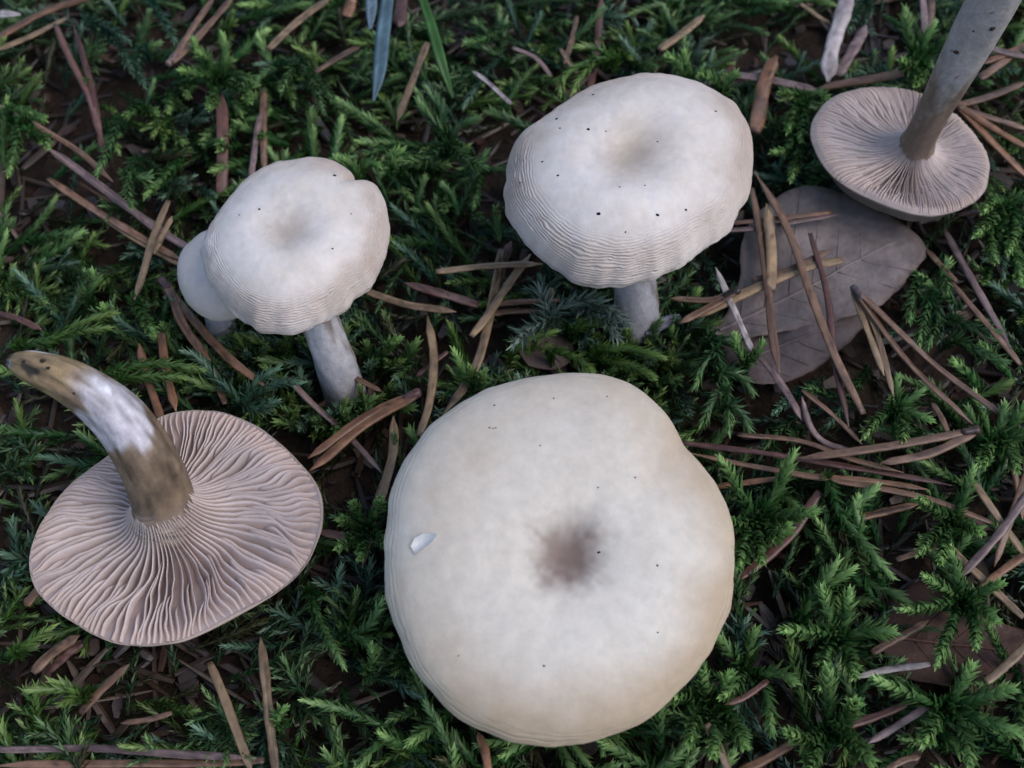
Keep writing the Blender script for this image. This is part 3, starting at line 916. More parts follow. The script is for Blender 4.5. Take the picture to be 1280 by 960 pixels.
NEEDLES = [  # pixels along the needle, width in pixels, colour, lift over the moss
    ([(-8, 52), (60, 15), (130, -8)], 12, O_, .25), ([(-8, 64), (40, 44), (84, 22)], 9, T_, .2),
    ([(70, 30), (110, 123), (127, 178)], 9, D_, .15), ([(93, 30), (112, 95), (124, 165), (130, 195)], 8, D_, .12),
    ([(335, 62), (367, 32), (415, -4)], 10, T_, .3), ([(278, 118), (279, 180), (277, 246)], 15, D_, .12),
    ([(329, 113), (331, 165), (331, 216)], 9, B_, .15), ([(327, 140), (320, 180), (314, 222)], 8, G_, .15),
    ([(-6, 131), (55, 163), (100, 190), (142, 227)], 9, B_, .2), ([(55, 182), (133, 240), (200, 290), (240, 314)], 12, G_, .28),
    ([(62, 222), (120, 262), (185, 300), (232, 326)], 11, B_, .2), ([(118, 266), (170, 300), (226, 332)], 8, T_, .16),
    ([(211, 251), (190, 304), (167, 375)], 9, T_, .42), ([(214, 270), (204, 292), (192, 318)], 8, T_, .36),
    ([(-5, 392), (20, 398), (52, 412)], 9, D_, .1), ([(173, 429), (184, 470), (201, 525)], 11, O_, .15), ([(201, 416), (208, 460), (221, 514)], 11, O_, .15),
    ([(268, 458), (274, 478), (283, 505)], 9, B_, .1), ([(360, 472), (395, 508), (430, 540), (478, 592)], 9, G_, .05),
    ([(534, 394), (543, 447), (537, 506), (524, 545)], 11, T_, .3), ([(629, 312), (614, 397), (590, 466), (556, 520)], 11, T_, .42),
    ([(664, 318), (627, 368), (606, 398), (588, 420)], 11, T_, .5), ([(545, 340), (606, 332), (678, 330)], 10, T_, .55),
    ([(505, 353), (566, 373), (598, 383)], 13, D_, .25), ([(455, 363), (489, 375), (515, 383), (570, 391)], 11, T_, .3),
    ([(612, 381), (650, 378), (700, 376)], 9, B_, .2), ([(604, 394), (640, 389), (676, 388)], 9, B_, .15), ([(640, 302), (628, 330), (614, 372)], 12, D_, .3),
    ([(690, 360), (690, 375), (688, 392)], 6, T_, .2),
    ([(492, 520), (490, 570), (470, 642)], 13, T_, .2), ([(486, 575), (470, 640), (452, 710)], 11, B_, .12), ([(396, 664), (440, 672), (486, 678)], 13, D_, .1),
    ([(262, 828), (285, 890), (314, 968)], 12, T_, .2), ([(326, 796), (336, 870), (344, 968)], 12, T_, .15),
    ([(-8, 936), (160, 938), (320, 949)], 10, G_, .2), ([(-8, 958), (150, 955), (330, 951)], 11, B_, .15),
    ([(42, 842), (66, 818), (100, 796)], 14, B_, .15), ([(58, 842), (80, 822), (104, 804)], 12, D_, .08), ([(100, 892), (128, 862), (162, 830)], 11, B_, .12),
    ([(30, 756), (40, 748), (56, 730)], 13, O_, .1), ([(534, 53), (512, 108), (495, 152)], 10, T_, .2),
    ([(442, -8), (440, 8), (436, 22)], 14, O_, .3), ([(503, -8), (500, 10), (497, 34)], 17, D_, .2), ([(455, 56), (425, 70), (392, 90)], 8, B_, .1),
    ([(822, 61), (850, 42), (880, 18)], 11, T_, .25), ([(753, -6), (746, 50), (738, 112)], 9, D_, .2), ([(721, 20), (715, 48), (705, 80)], 7, B_, .1),
    ([(972, 70), (953, 110), (943, 165)], 18, O_, .4), ([(914, 94), (965, 101), (1024, 112)], 14, G_, .25),
    ([(1033, 102), (1046, 50), (1060, -8)], 20, P_, .35), ([(1050, 97), (1066, 68), (1084, 32)], 14, G_, .2), ([(1022, 111), (1080, 100), (1128, 90)], 14, B_, .3),
    ([(1153, -6), (1155, 18), (1156, 44)], 9, G_, .2), ([(1166, -6), (1164, 16), (1160, 40)], 10, B_, .2), ([(1000, 5), (1022, 20), (1040, 30)], 7, T_, .15),
    ([(1230, 58), (1256, 66), (1288, 73)], 12, G_, .3), ([(1222, 97), (1250, 78), (1288, 50)], 11, B_, .2), ([(1224, 80), (1250, 70), (1286, 52)], 9, O_, .25),
    ([(903, 288), (960, 283), (1050, 268)], 8, G_, .25), ([(900, 280), (970, 273), (1040, 264)], 7, B_, .28), ([(1196, 268), (1220, 266), (1240, 264)], 7, D_, .2),
    ([(943, 214), (977, 273), (1009, 355), (1040, 440), (1078, 518)], 12, B_, .42), ([(938, 235), (954, 323), (966, 404), (974, 468)], 11, B_, .36),
    ([(961, 255), (964, 310), (966, 364)], 13, T_, .32), ([(1013, 292), (1033, 362), (1044, 440), (1060, 536)], 9, D_, .34),
    ([(858, 400), (931, 366), (1009, 334), (1054, 325)], 14, T_, .25), ([(940, 352), (990, 338), (1040, 312)], 10, B_, .22),
    ([(893, 334), (908, 368), (927, 410), (940, 440)], 9, P_, .35), ([(938, 436), (959, 457), (985, 495), (1003, 528)], 11, G_, .2),
    ([(1165, 503), (1174, 518), (1184, 540)], 9, B_, .1), ([(1179, 288), (1218, 358), (1262, 436)], 11, G_, .2), ([(1189, 350), (1230, 400), (1276, 456)], 9, B_, .22),
    ([(1002, 488), (1040, 518), (1078, 556)], 7, B_, .25), ([(1003, 495), (1012, 530), (1030, 552), (1060, 562)], 9, G_, .2),
    ([(852, 552), (994, 572), (1190, 607)], 9, D_, .32), ([(856, 564), (975, 589), (1147, 620), (1240, 654)], 9, B_, .3),
    ([(922, 543), (1000, 552), (1060, 572), (1130, 590)], 9, B_, .38), ([(888, 609), (930, 604), (975, 599)], 9, O_, .2), ([(1000, 594), (1080, 600), (1160, 612)], 9, B_, .24),
    ([(920, 727), (985, 672), (1026, 616)], 13, D_, .15), ([(1054, 649), (1100, 641), (1150, 631)], 11, O_, .32),
    ([(1166, 662), (1220, 715), (1280, 772)], 12, T_, .2), ([(1217, 602), (1250, 650), (1284, 698)], 11, T_, .25),
    ([(1200, 724), (1240, 676), (1288, 616)], 11, G_, .45), ([(1222, 737), (1250, 714), (1286, 692)], 11, O_, .4), ([(1242, 708), (1262, 652), (1286, 585)], 10, B_, .4),
    ([(1090, 817), (1122, 796), (1160, 774)], 10, B_, .12), ([(1068, 847), (1110, 836), (1162, 829)], 9, P_, .15), ([(1230, 852), (1256, 830), (1290, 800)], 12, T_, .3),
    ([(1085, 930), (1124, 908), (1164, 882)], 10, G_, .12), ([(1044, 914), (1090, 898), (1140, 876)], 11, D_, .08), ([(920, 966), (955, 950), (994, 930)], 12, O_, .2),
    ([(882, 905), (895, 932), (912, 968)], 12, T_, .15), ([(598, 915), (606, 940), (610, 968)], 11, O_, .05), ([(1108, 965), (1130, 950), (1150, 945)], 9, B_, .1),
    ([(1158, 310), (1176, 330), (1196, 352)], 8, B_, .15), ([(1260, 560), (1270, 600), (1278, 650)], 9, B_, .1), ([(700, 60), (712, 78), (722, 92)], 7, T_, .1),
    ([(420, 455), (450, 475), (478, 490)], 8, B_, .0), ([(520, 470), (540, 455), (560, 440)], 7, D_, .05), ([(1010, 925), (1030, 910), (1044, 890)], 8, B_, .05),
    ([(150, 905), (185, 900), (215, 890)], 8, B_, .08), ([(640, 60), (668, 72), (690, 96)], 7, G_, .08), ([(590, 88), (612, 104), (640, 130)], 7, P_, .12),
    ([(1120, 700), (1150, 690), (1180, 680)], 8, B_, .0), ([(905, 880), (930, 870), (960, 850)], 8, D_, .0),
]
FASCICLES = [  # (needle a, needle b, width, colour, lift): both start at the sheath
    ([(203, 352), (240, 398), (285, 446), (335, 486)], [(205, 354), (228, 400), (262, 452)], 12, O_, .3, (0.09, 0.06, 0.06)),
    ([(212, 79), (234, 50), (268, -6)], [(214, 78), (248, 48), (294, -6)], 9, B_, .35, (0.2, 0.17, 0.18)),
    ([(1068, 362), (1143, 461), (1216, 530)], [(1070, 362), (1161, 450), (1268, 530)], 9, B_, .42, (0.08, 0.08, 0.10)),
    ([(1070, 366), (1094, 415), (1116, 496)], [(1066, 366), (1088, 420), (1106, 470)], 9, T_, .34, (0.1, 0.1, 0.1)),
    ([(1219, 538), (1114, 557), (996, 573)], [(1218, 541), (1160, 566), (1100, 580)], 12, B_, .5, (0.05, 0.035, 0.03)),
    ([(521, 492), (455, 522), (384, 572)], [(521, 495), (455, 532), (386, 588)], 12, O_, .45, (0.10, 0.06, 0.07)),
    ([(1192, 128), (1232, 170), (1288, 226)], [(1194, 129), (1240, 158), (1288, 186)], 12, O_, .35, (0.12, 0.07, 0.05)),
    ([(1196, 133), (1235, 122), (1284, 102)], [(1197, 134), (1240, 148), (1288, 164)], 11, B_, .3, (0.12, 0.07, 0.05)),
    ([(920, 364), (890, 376), (838, 374)], [(920, 366), (888, 384), (850, 404)], 10, B_, .4, (0.03, 0.025, 0.025)),
]


def first_landmark_label(colour, p, extra):
    return f'{colour} pine needle {extra} beside {landmark(p)}'


for i, (pts, w, cname, lift) in enumerate(NEEDLES):
    P = needle_path(pts, lift * 0.75 - 0.03)
    V, q, tr, c = needle_mesh(P, w, np.array(NCOL[cname]) * rng.uniform(0.8, 1.2), i * 1.7, i % 2)
    mid = P[len(P) // 2]
    LEN = float(np.linalg.norm(np.diff(P, axis=0), axis=1).sum())
    word = ('short' if LEN < 1.1 else 'long' if LEN > 2.2 else 'medium') + (' stout' if w >= 13 else (' thin' if w <= 9 else ''))
    lab = f'{word} dry {cname} pine needle on moss beside {landmark(mid)}'
    o = link('pine_needle', mesh('pine_needle', V, q, tr, c), M_NEEDLE, None, lab, 'pine needle', f'{word} {cname} needles by {landmark(mid)}')
    at_base(o, mid)
PAIR_WORDS = ['leaning against the small round mushroom', 'with pale sheath behind the notched mushroom', 'spreading from the pale grey leaf', 'hanging off the pale leaf edge',
              'topping the crossing reddish needle bundle', 'ending at the upturned curved-stem mushroom', 'by the straight stem, lower fork', 'by the straight stem, upper fork',
              'with blackish knob, over a pale needle']
for i, (a, b, w, cname, lift, shc) in enumerate(FASCICLES):
    PA, PB = needle_path(a, lift * 0.75), needle_path(b, lift * 0.75 + 0.02)
    root = empty('pine_needle_pair', PA[0], f'forked pair of {cname} pine needles {PAIR_WORDS[i]}', 'pine needle', 'forked pine needle pairs')
    ch = []
    for k, P in enumerate((PA, PB)):
        V, q, tr, c = needle_mesh(P, w, np.array(NCOL[cname]) * rng.uniform(0.85, 1.15), 50 + i * 3.1 + k)
        ch.append(link('needle', mesh('needle', V, q, tr, c), M_NEEDLE, root))
    d = (PA[1] - PA[0]) / np.linalg.norm(PA[1] - PA[0])
    S = np.array([PA[0] - d * 0.06 + d * t for t in np.linspace(0, 0.26, 7)]) + [0, 0, 0.01]
    V, q, tr = tube(S, 0.5 * w / pxcm(PA[0]) * np.array([0.8, 1.15, 1.0, 1.05, 0.95, 0.9, 0.7]) * (1 + 0.08 * rng.uniform(-1, 1, 7)), 8, 0.9)
    ch.append(link('sheath', mesh('sheath', V, q, tr, np.tile(np.array(shc) * [0.9, 0.72, 0.6], (len(V), 1)) * rng.uniform(0.4, 1.5, (len(V), 1))), M_NEEDLE, root))
    bpy.context.view_layer.update()
    for o in ch:
        o.matrix_parent_inverse = root.matrix_world.inverted()

# ------------------------------------------------------------------ flat blades: green grass and blue conifer needles
def blade(name, pts, zs, wpx, colour, label, cat, group=None, fold=0.25, flat_tip=False):
    q = catmull(np.column_stack([np.asarray(pts, float), zs, wpx]), 26)
    P = np.array([pix(x, y, z) for x, y, z, _ in q])
    w = 0.5 * q[:, 3] / np.array([pxcm(p) for p in P])
    T, N, B = frames(P)
    side = np.cross(T, CAM * 0 + np.array([0, -0.35, 0.94]))
    side /= np.linalg.norm(side, axis=1)[:, None]
    upn = np.cross(side, T)
    rows = [P + side * w[:, None] * s + upn * (w * f)[:, None] for s, f in ((-1, 0), (-0.5, -fold * .6), (0, -fold), (0.5, -fold * .6), (1, 0), (0.5, -fold * 1.2 - .12), (0, -fold * 1.7 - .15), (-0.5, -fold * 1.2 - .12))]
    V = np.stack(rows, 1).reshape(-1, 3)
    c = np.tile(np.asarray(colour), (26, 8, 1)) * (1 + 0.2 * rng.uniform(-1, 1, (26, 8, 1)))
    c[:, 2] *= 0.75
    s = np.linspace(0, 1, 26)
    c = c * (1 + 0.25 * vnoise(s * 6, 1.0, 2.0))[:, None, None]
    o = link(name, mesh(name, V, grid_quads(26, 8), None, c.reshape(-1, 3)), M_BLADE, None, label, cat, group)
    at_base(o, P[0])


blade('conifer_needle', [(486, -14), (479, 40), (474, 90), (467, 126)], [1.9, 1.75, 1.6, 1.4], [15, 18, 16, 3], (0.10, 0.17, 0.20), 'long blue-green conifer needle hanging over the moss', 'conifer needle', 'blue conifer needles')
blade('conifer_needle', [(465, -14), (464, 12), (463, 36)], [1.9, 1.8, 1.7], [13, 14, 4], (0.15, 0.21, 0.26), 'short pale blue conifer needle against the longer blue-green one', 'conifer needle', 'blue conifer needles')
blade('grass_blade', [(524, -14), (540, 35), (552, 78), (566, 122)], [1.9, 1.7, 1.5, 1.1], [10, 13, 13, 3], (0.045, 0.13, 0.025), 'flat green grass blade arching down into the moss', 'grass blade')
blade('leaf_scrap', [(808, 418), (822, 408), (836, 400), (850, 394)], [0.8, 0.85, 0.85, 0.8], [4, 14, 13, 4], (0.16, 0.16, 0.20), 'small bluish-grey scrap lying against the speckled mushroom stem', 'plant scrap', None, 0.15)
blade('leaf_scrap', [(-10, 18), (8, 17), (26, 18)], [1.4, 1.4, 1.35], [8, 10, 3], (0.38, 0.34, 0.33), 'short pale scrap beside a long orange-brown needle', 'plant scrap', None, 0.15)

# ------------------------------------------------------------------ moss
LEAF_T = np.array([[0, 0, 0], [.32, -.5, -.16], [.32, 0, .12], [.32, .5, -.16], [.64, -.26, -.06], [.64, 0, .08], [.64, .26, -.06], [1, 0, 0.04]])
LEAF_Q = np.array([(1, 4, 5, 2), (2, 5, 6, 3)])
LEAF_F = np.array([(0, 1, 2), (0, 2, 3), (4, 7, 5), (5, 7, 6)])


class Moss:
    def __init__(self):
        self.V, self.Q, self.T, self.C, self.n = [], [], [], [], 0

    def add(self, V, Q, T, C):
        self.V.append(V)
        if len(Q):
            self.Q.append(np.asarray(Q) + self.n)
        if len(T):
            self.T.append(np.asarray(T) + self.n)
        self.C.append(C)
        self.n += len(V)

    def mesh(self, name, smooth=True):
        return mesh(name, np.vstack(self.V), np.vstack(self.Q), np.vstack(self.T), np.vstack(self.C), smooth)


def shoot(M, path, leaf, width, pitch, open0, open1, dark, bright, tipb, tone=1.0, stemr=0.018):
    """one leafy branch: leaves in a spiral round the path, closing to a bud at the tip"""
    L = float(np.linalg.norm(np.diff(path, axis=0), axis=1).sum())
    n = max(6, int(L / pitch))
    P = catmull(path, n)
    T, N, B = frames(P)
    s = np.linspace(0, 1, n)
    ph = np.arange(n) * 2.39996 + rng.uniform(0, 6.28) + 0.6 * rng.uniform(-1, 1, n)
    Rd = np.cos(ph)[:, None] * N + np.sin(ph)[:, None] * B
    al = (open0 * (1 - s) + open1 * s) * (1 + 0.4 * rng.uniform(-1, 1, n))
    al = al * (1 - 0.55 * sstep(0.8, 1.0, s))
    ln = leaf * (0.75 + 0.25 * sstep(0, 0.3, s)) * (1 - 0.35 * sstep(0.8, 1.0, s)) * (1 + 0.18 * rng.uniform(-1, 1, n))
    wd = width * ln / leaf * (1 + 0.15 * rng.uniform(-1, 1, n))
    ca, sa = np.cos(al)[:, None], np.sin(al)[:, None]
    A = T * ca + Rd * sa
    Cn = Rd * ca - T * sa
    Bv = np.cross(A, Cn)
    O = P + Rd * stemr
    V = O[:, None, :] + ln[:, None, None] * LEAF_T[None, :, 0:1] * A[:, None, :] + wd[:, None, None] * LEAF_T[None, :, 1:2] * Bv[:, None, :] \
        + (wd[:, None, None] * LEAF_T[None, :, 2:3] * 1.5) * Cn[:, None, :]
    # the leaf point bends outward a little
    V[:, 7] += Rd * (ln * 0.10 * rng.uniform(-0.4, 1.4, n))[:, None]
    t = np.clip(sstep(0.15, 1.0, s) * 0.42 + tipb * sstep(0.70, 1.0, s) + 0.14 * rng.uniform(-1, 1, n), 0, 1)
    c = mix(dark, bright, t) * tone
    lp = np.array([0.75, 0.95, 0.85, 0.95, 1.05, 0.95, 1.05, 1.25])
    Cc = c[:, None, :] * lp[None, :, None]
    base = (np.arange(n) * 8)[:, None, None]
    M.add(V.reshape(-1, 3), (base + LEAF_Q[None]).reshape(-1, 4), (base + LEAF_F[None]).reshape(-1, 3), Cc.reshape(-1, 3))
    k = P[np.linspace(0, n - 1, 6).astype(int)]
    Vs, qs, ts = tube(k, stemr, 4)
    M.add(Vs, qs, ts, np.tile(np.array([0.07, 0.075, 0.03]) * tone, (len(Vs), 1)))


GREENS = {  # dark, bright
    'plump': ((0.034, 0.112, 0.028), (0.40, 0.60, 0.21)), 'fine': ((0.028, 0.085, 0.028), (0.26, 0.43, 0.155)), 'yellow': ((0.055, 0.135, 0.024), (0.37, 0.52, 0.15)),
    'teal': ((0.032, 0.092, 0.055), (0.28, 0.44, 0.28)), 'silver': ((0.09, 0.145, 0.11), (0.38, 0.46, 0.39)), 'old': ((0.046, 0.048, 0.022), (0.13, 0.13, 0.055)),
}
STYLE = {  # leaf, width, pitch, open0, open1, tip brightness
    'plump': (0.225, 0.098, 0.0112, 0.50, 0.36, 0.55), 'fine': (0.165, 0.052, 0.0120, 0.52, 0.36, 0.4), 'yellow': (0.18, 0.056, 0.0110, 0.44, 0.32, 0.4),
    'teal': (0.17, 0.056, 0.0120, 0.50, 0.36, 0.35), 'silver': (0.26, 0.07, 0.018, 0.68, 0.55, 0.2),
}


def styled(M, path, style, tone=1.0, size=1.0, coarse=1.0, green=None):
    l, w, p, a, b, tb = STYLE[style]
    d, br = GREENS[green or style]
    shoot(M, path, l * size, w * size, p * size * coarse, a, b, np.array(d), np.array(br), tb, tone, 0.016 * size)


def bent(base, direc, L, droop):
    d = direc / np.linalg.norm(direc)
    t = np.linspace(0, 1, 6)[:, None]
    side = np.cross(d, [0, 0, 1.0])
    nrm = np.linalg.norm(side)
    side = side / nrm if nrm > 1e-3 else np.array([1.0, 0, 0])
    return base + d * L * t + (np.array([0, 0, 1.0]) * droop + side * rng.uniform(-0.25, 0.25)) * L * t ** 2


def px_path(pts, z0, z1):
    n = len(pts)
    zs = np.linspace(z0, z1, n)
    return np.array([pix(p[0], p[1], z) for p, z in zip(pts, zs)])


# shoots traced one by one: (style, size, [ (pixels...) per branch ], base height, tip height, words)
TUFTS = [
    ('plump', 1.05, [[(945, 650), (925, 615), (902, 576)], [(950, 645), (975, 605), (992, 568)], [(955, 645), (985, 645), (1016, 640)], [(948, 650), (948, 675), (952, 700)], [(940, 650), (925, 655), (905, 652)], [(950, 650), (968, 668), (985, 660)], [(940, 655), (930, 680), (925, 705)]], 0.9, 1.5, 'star-shaped bright green moss tuft touching the large cream cap rim'),
    ('plump', .95, [[(1034, 600), (1050, 640), (1080, 680), (1112, 718)], [(1055, 648), (1078, 625), (1092, 612)], [(1075, 670), (1070, 640), (1072, 625)]], 1.1, 1.2, 'long arching moss shoot with side buds below the crossing needles'),
    ('plump', .95, [[(1000, 775), (1018, 745), (1045, 705)], [(1005, 770), (1030, 735), (1064, 712)]], 0.8, 1.2, 'pair of upright moss shoots beside the large cream cap'),
    ('plump', 1.1, [[(1045, 795), (1015, 790), (982, 788)], [(1045, 795), (1035, 765), (1030, 742)], [(1050, 800), (1075, 790), (1112, 790)], [(1045, 800), (1033, 820), (1030, 838)], [(1052, 800), (1062, 820), (1068, 842)], [(1050, 795), (1058, 770), (1062, 745)]], 0.8, 1.3, 'wide moss star with blunt pale tips beside the dark reddish-brown leaf'),
    ('plump', .9, [[(1192, 650), (1206, 622), (1216, 588)], [(1192, 650), (1172, 640), (1152, 625)], [(1195, 655), (1210, 658), (1224, 664)], [(1190, 650), (1182, 672), (1176, 700)], [(1188, 655), (1168, 668), (1150, 690)]], 1.0, 1.6, 'upright moss tuft rising over the ends of the crossing needles'),
    ('plump', .9, [[(1200, 750), (1196, 718), (1188, 686)], [(1200, 750), (1165, 758), (1128, 762)], [(1200, 755), (1186, 790), (1172, 828)], [(1205, 750), (1230, 738), (1250, 730)], [(1205, 755), (1218, 780), (1220, 806)], [(1200, 750), (1178, 735), (1158, 722)], [(1203, 750), (1225, 760), (1245, 775)]], 0.9, 1.4, 'many-armed green moss tuft standing on the dark reddish-brown leaf'),
    ('plump', 1.0, [[(925, 830), (908, 808), (892, 790)], [(935, 825), (938, 806), (944, 790)], [(950, 850), (960, 878), (965, 912)], [(930, 840), (920, 858), (906, 868)], [(945, 845), (970, 842), (990, 850)]], 0.8, 1.1, 'loose moss tuft with a drooping shoot beside the large cream cap'),
    ('plump', 1.15, [[(1038, 912), (1036, 880), (1036, 842)], [(1035, 915), (1012, 925), (990, 918)], [(1045, 915), (1065, 930), (1088, 950)], [(1040, 915), (1060, 895), (1068, 880)], [(1035, 920), (1018, 945), (1010, 966)]], 0.8, 1.5, 'thick upright moss shoot ringed by short branches, near grey-purple needles'),
    ('plump', 1.1, [[(1185, 885), (1200, 860), (1214, 836)], [(1180, 885), (1140, 868), (1098, 850)], [(1180, 890), (1168, 905), (1158, 925)], [(1190, 890), (1228, 900), (1268, 915)], [(1190, 885), (1225, 872), (1262, 862)], [(1188, 890), (1205, 920), (1212, 950)]], 0.85, 1.35, 'broad bright moss star just below the dark reddish-brown leaf'),
    ('plump', 1.15, [[(886, 880), (882, 862), (878, 840)], [(892, 880), (902, 864), (910, 848)], [(880, 890), (868, 905), (862, 925)], [(900, 890), (918, 906), (930, 930)], [(890, 895), (893, 915), (892, 940)], [(872, 880), (858, 872), (842, 872)]], 0.8, 1.35, 'cluster of plump pale moss buds under the large cream cap rim'),
    ('plump', 1.0, [[(1255, 548), (1268, 528), (1280, 508)], [(1250, 550), (1270, 545), (1292, 540)], [(1245, 548), (1252, 528), (1256, 510)], [(1245, 552), (1236, 564), (1230, 578)], [(1248, 552), (1262, 566), (1270, 584)]], 1.1, 1.5, 'bright moss star at the tip of a forked brown needle pair'),
    ('plump', .85, [[(1120, 510), (1136, 500), (1152, 488)], [(1120, 512), (1140, 516), (1160, 524)], [(1115, 515), (1098, 525), (1082, 545)], [(1120, 515), (1128, 530), (1130, 548)]], 1.0, 1.3, 'small bright moss star between the forked brown needle pairs'),
    ('fine', 1.35, [[(888, 420), (900, 455), (908, 490), (912, 535)], [(890, 425), (915, 430), (938, 452)], [(895, 440), (880, 455), (870, 480)], [(902, 465), (925, 470), (940, 490)], [(905, 490), (890, 505), (880, 525)], [(908, 505), (925, 515), (935, 535)]], 1.2, 1.0, 'hanging feathery moss branch beside the pale grey dead leaf'),
    ('plump', .8, [[(930, 452), (922, 436), (920, 420)], [(935, 450), (945, 442), (952, 430)]], 1.1, 1.4, 'two small moss buds rising by the pale grey needle'),
    ('silver', 1.0, [[(678, 402), (710, 380), (745, 378), (784, 404)], [(690, 398), (682, 382), (674, 362)], [(690, 400), (668, 408), (645, 428)], [(730, 384), (755, 398), (772, 420)]], 1.1, 1.35, 'silvery feathered moss shoot below the speckled wrinkled mushroom'),
    ('yellow', 1.15, [[(640, 442), (658, 425), (690, 415)], [(720, 412), (745, 405), (765, 412)], [(745, 440), (785, 436), (826, 446)], [(760, 452), (790, 458), (815, 470)], [(690, 440), (720, 448), (740, 465)]], 0.9, 1.1, 'yellow-green feathery moss just above the large cream cap'),
    ('plump', .85, [[(594, 492), (580, 468), (568, 440)], [(596, 490), (592, 475), (588, 462)], [(590, 490), (600, 480), (604, 468)]], 0.9, 1.5, 'small twisted moss shoot between tan needles at the large cream cap'),
    ('plump', .85, [[(458, 662), (448, 642), (442, 630)], [(460, 660), (470, 640), (474, 626)], [(455, 665), (440, 672), (424, 684)], [(462, 665), (474, 672), (484, 684)], [(458, 662), (440, 655), (428, 650)], [(460, 664), (455, 680), (450, 696)]], 0.9, 1.4, 'bright spiky moss rosette between the upturned gills and large cream cap'),
    ('yellow', 1.2, [[(22, 432), (60, 425), (100, 405), (140, 392)], [(60, 424), (90, 415), (132, 410)], [(130, 470), (165, 458), (205, 455), (250, 462)], [(150, 475), (190, 470), (225, 472)]], 1.2, 1.45, 'yellow-green trailing moss above the curved stem'),
    ('teal', 1.2, [[(300, 500), (275, 478), (250, 450), (232, 440)], [(310, 500), (320, 478), (345, 462)], [(318, 498), (345, 480), (372, 478)], [(300, 505), (320, 510), (345, 502)]], 1.0, 1.3, 'blue-green moss fan beside the gilled cap rim'),
    ('plump', 1.0, [[(1140, 66), (1136, 42), (1132, 14)], [(1150, 70), (1156, 52), (1166, 34)], [(1145, 75), (1138, 82), (1128, 76)], [(1150, 80), (1152, 92), (1146, 104)], [(1160, 70), (1178, 56), (1190, 48)]], 1.3, 1.8, 'upright pale green moss behind the straight grey-brown stem'),
    ('yellow', 1.1, [[(770, 72), (730, 80), (706, 96), (700, 118)], [(745, 76), (725, 98), (718, 112)], [(760, 70), (742, 60), (722, 58)]], 1.3, 1.3, 'arching yellow-green moss branch behind the speckled wrinkled mushroom'),
    ('plump', 1.0, [[(855, 98), (848, 82), (838, 72)], [(862, 96), (858, 80), (856, 68)], [(900, 112), (890, 100), (880, 94)], [(905, 115), (910, 102), (918, 94)]], 1.4, 1.7, 'pale moss buds peeping over the speckled mushroom rim'),
    ('plump', .85, [[(1005, 122), (988, 116), (976, 116)], [(1008, 125), (1022, 118), (1034, 124)], [(1000, 130), (990, 145), (986, 162)], [(1002, 132), (1004, 150), (1000, 172)], [(996, 165), (985, 185), (968, 190)], [(998, 170), (996, 195), (990, 222)]], 1.1, 1.4, 'moss sprig between the speckled mushroom and small upturned mushroom'),
    ('plump', .9, [[(262, 92), (250, 70), (242, 50)], [(265, 95), (262, 78), (250, 66)], [(270, 98), (290, 92), (318, 104)], [(265, 100), (245, 92), (228, 88)], [(275, 95), (282, 70), (278, 45)], [(268, 100), (268, 118), (262, 134)], [(275, 100), (300, 112), (312, 125)]], 1.1, 1.6, 'bright moss tuft by the forked needle pair, behind the notched mushroom'),
    ('fine', 1.2, [[(350, 80), (375, 82), (392, 108), (404, 138)], [(370, 82), (360, 96), (352, 112)], [(385, 100), (400, 105), (415, 122)], [(350, 85), (330, 92), (318, 105)]], 1.1, 1.2, 'drooping fine moss branch behind the notched wrinkled mushroom'),
    ('teal', 1.2, [[(110, 26), (135, 34), (160, 52)], [(190, 4), (205, 25), (218, 50)], [(130, 40), (150, 60), (165, 88)], [(180, 60), (172, 85), (180, 105)]], 1.2, 1.4, 'blue-green drooping moss beside two dark red-brown needles'),
    ('plump', .9, [[(30, 150), (40, 146), (54, 148)], [(28, 155), (20, 180), (12, 215)], [(10, 140), (25, 138), (40, 142)], [(40, 165), (52, 170), (60, 182)]], 1.2, 1.4, 'pale tipped moss sprig by a long brown needle'),
    ('fine', 1.3, [[(170, 200), (160, 230), (165, 255)], [(160, 220), (180, 222), (186, 218)], [(150, 150), (138, 180), (122, 215)]], 1.1, 1.2, 'thin moss strands beside the long grey-purple needle'),
    ('plump', .85, [[(112, 370), (118, 355), (116, 342)], [(135, 405), (132, 395), (130, 385)], [(168, 375), (178, 395), (192, 415)]], 1.0, 1.4, 'small moss buds near the thin tan needle pair'),
    ('fine', 1.4, [[(560, 170), (540, 150), (525, 128)], [(550, 165), (552, 140), (535, 112)], [(560, 180), (582, 200), (604, 208)], [(555, 185), (530, 200), (505, 202)], [(565, 180), (572, 160), (596, 148)]], 1.0, 1.3, 'spreading green moss tuft between the two wrinkled caps'),
    ('plump', .95, [[(450, 215), (462, 205), (472, 206)], [(448, 222), (440, 208), (432, 200)], [(500, 215), (492, 200), (500, 190)]], 1.1, 1.4, 'moss buds beside the notch of the notched mushroom'),
    ('plump', .95, [[(1255, 260), (1240, 275), (1222, 292)], [(1262, 262), (1268, 285), (1262, 312)], [(1258, 255), (1275, 248), (1290, 250)], [(1260, 300), (1272, 330), (1276, 352)], [(1240, 285), (1238, 305), (1244, 325)], [(1255, 262), (1245, 252), (1232, 262)]], 1.2, 1.5, 'curling green moss below the small upturned mushroom rim'),
    ('fine', 1.35, [[(1175, 330), (1180, 345), (1186, 360)], [(1160, 370), (1155, 400), (1148, 430)], [(1165, 380), (1172, 400), (1160, 432)], [(1190, 400), (1215, 408), (1245, 415)], [(1195, 425), (1225, 440), (1255, 452)], [(1150, 350), (1140, 372), (1138, 398)]], 1.0, 1.2, 'dark feathery moss patch right against the pointed leaf tip'),
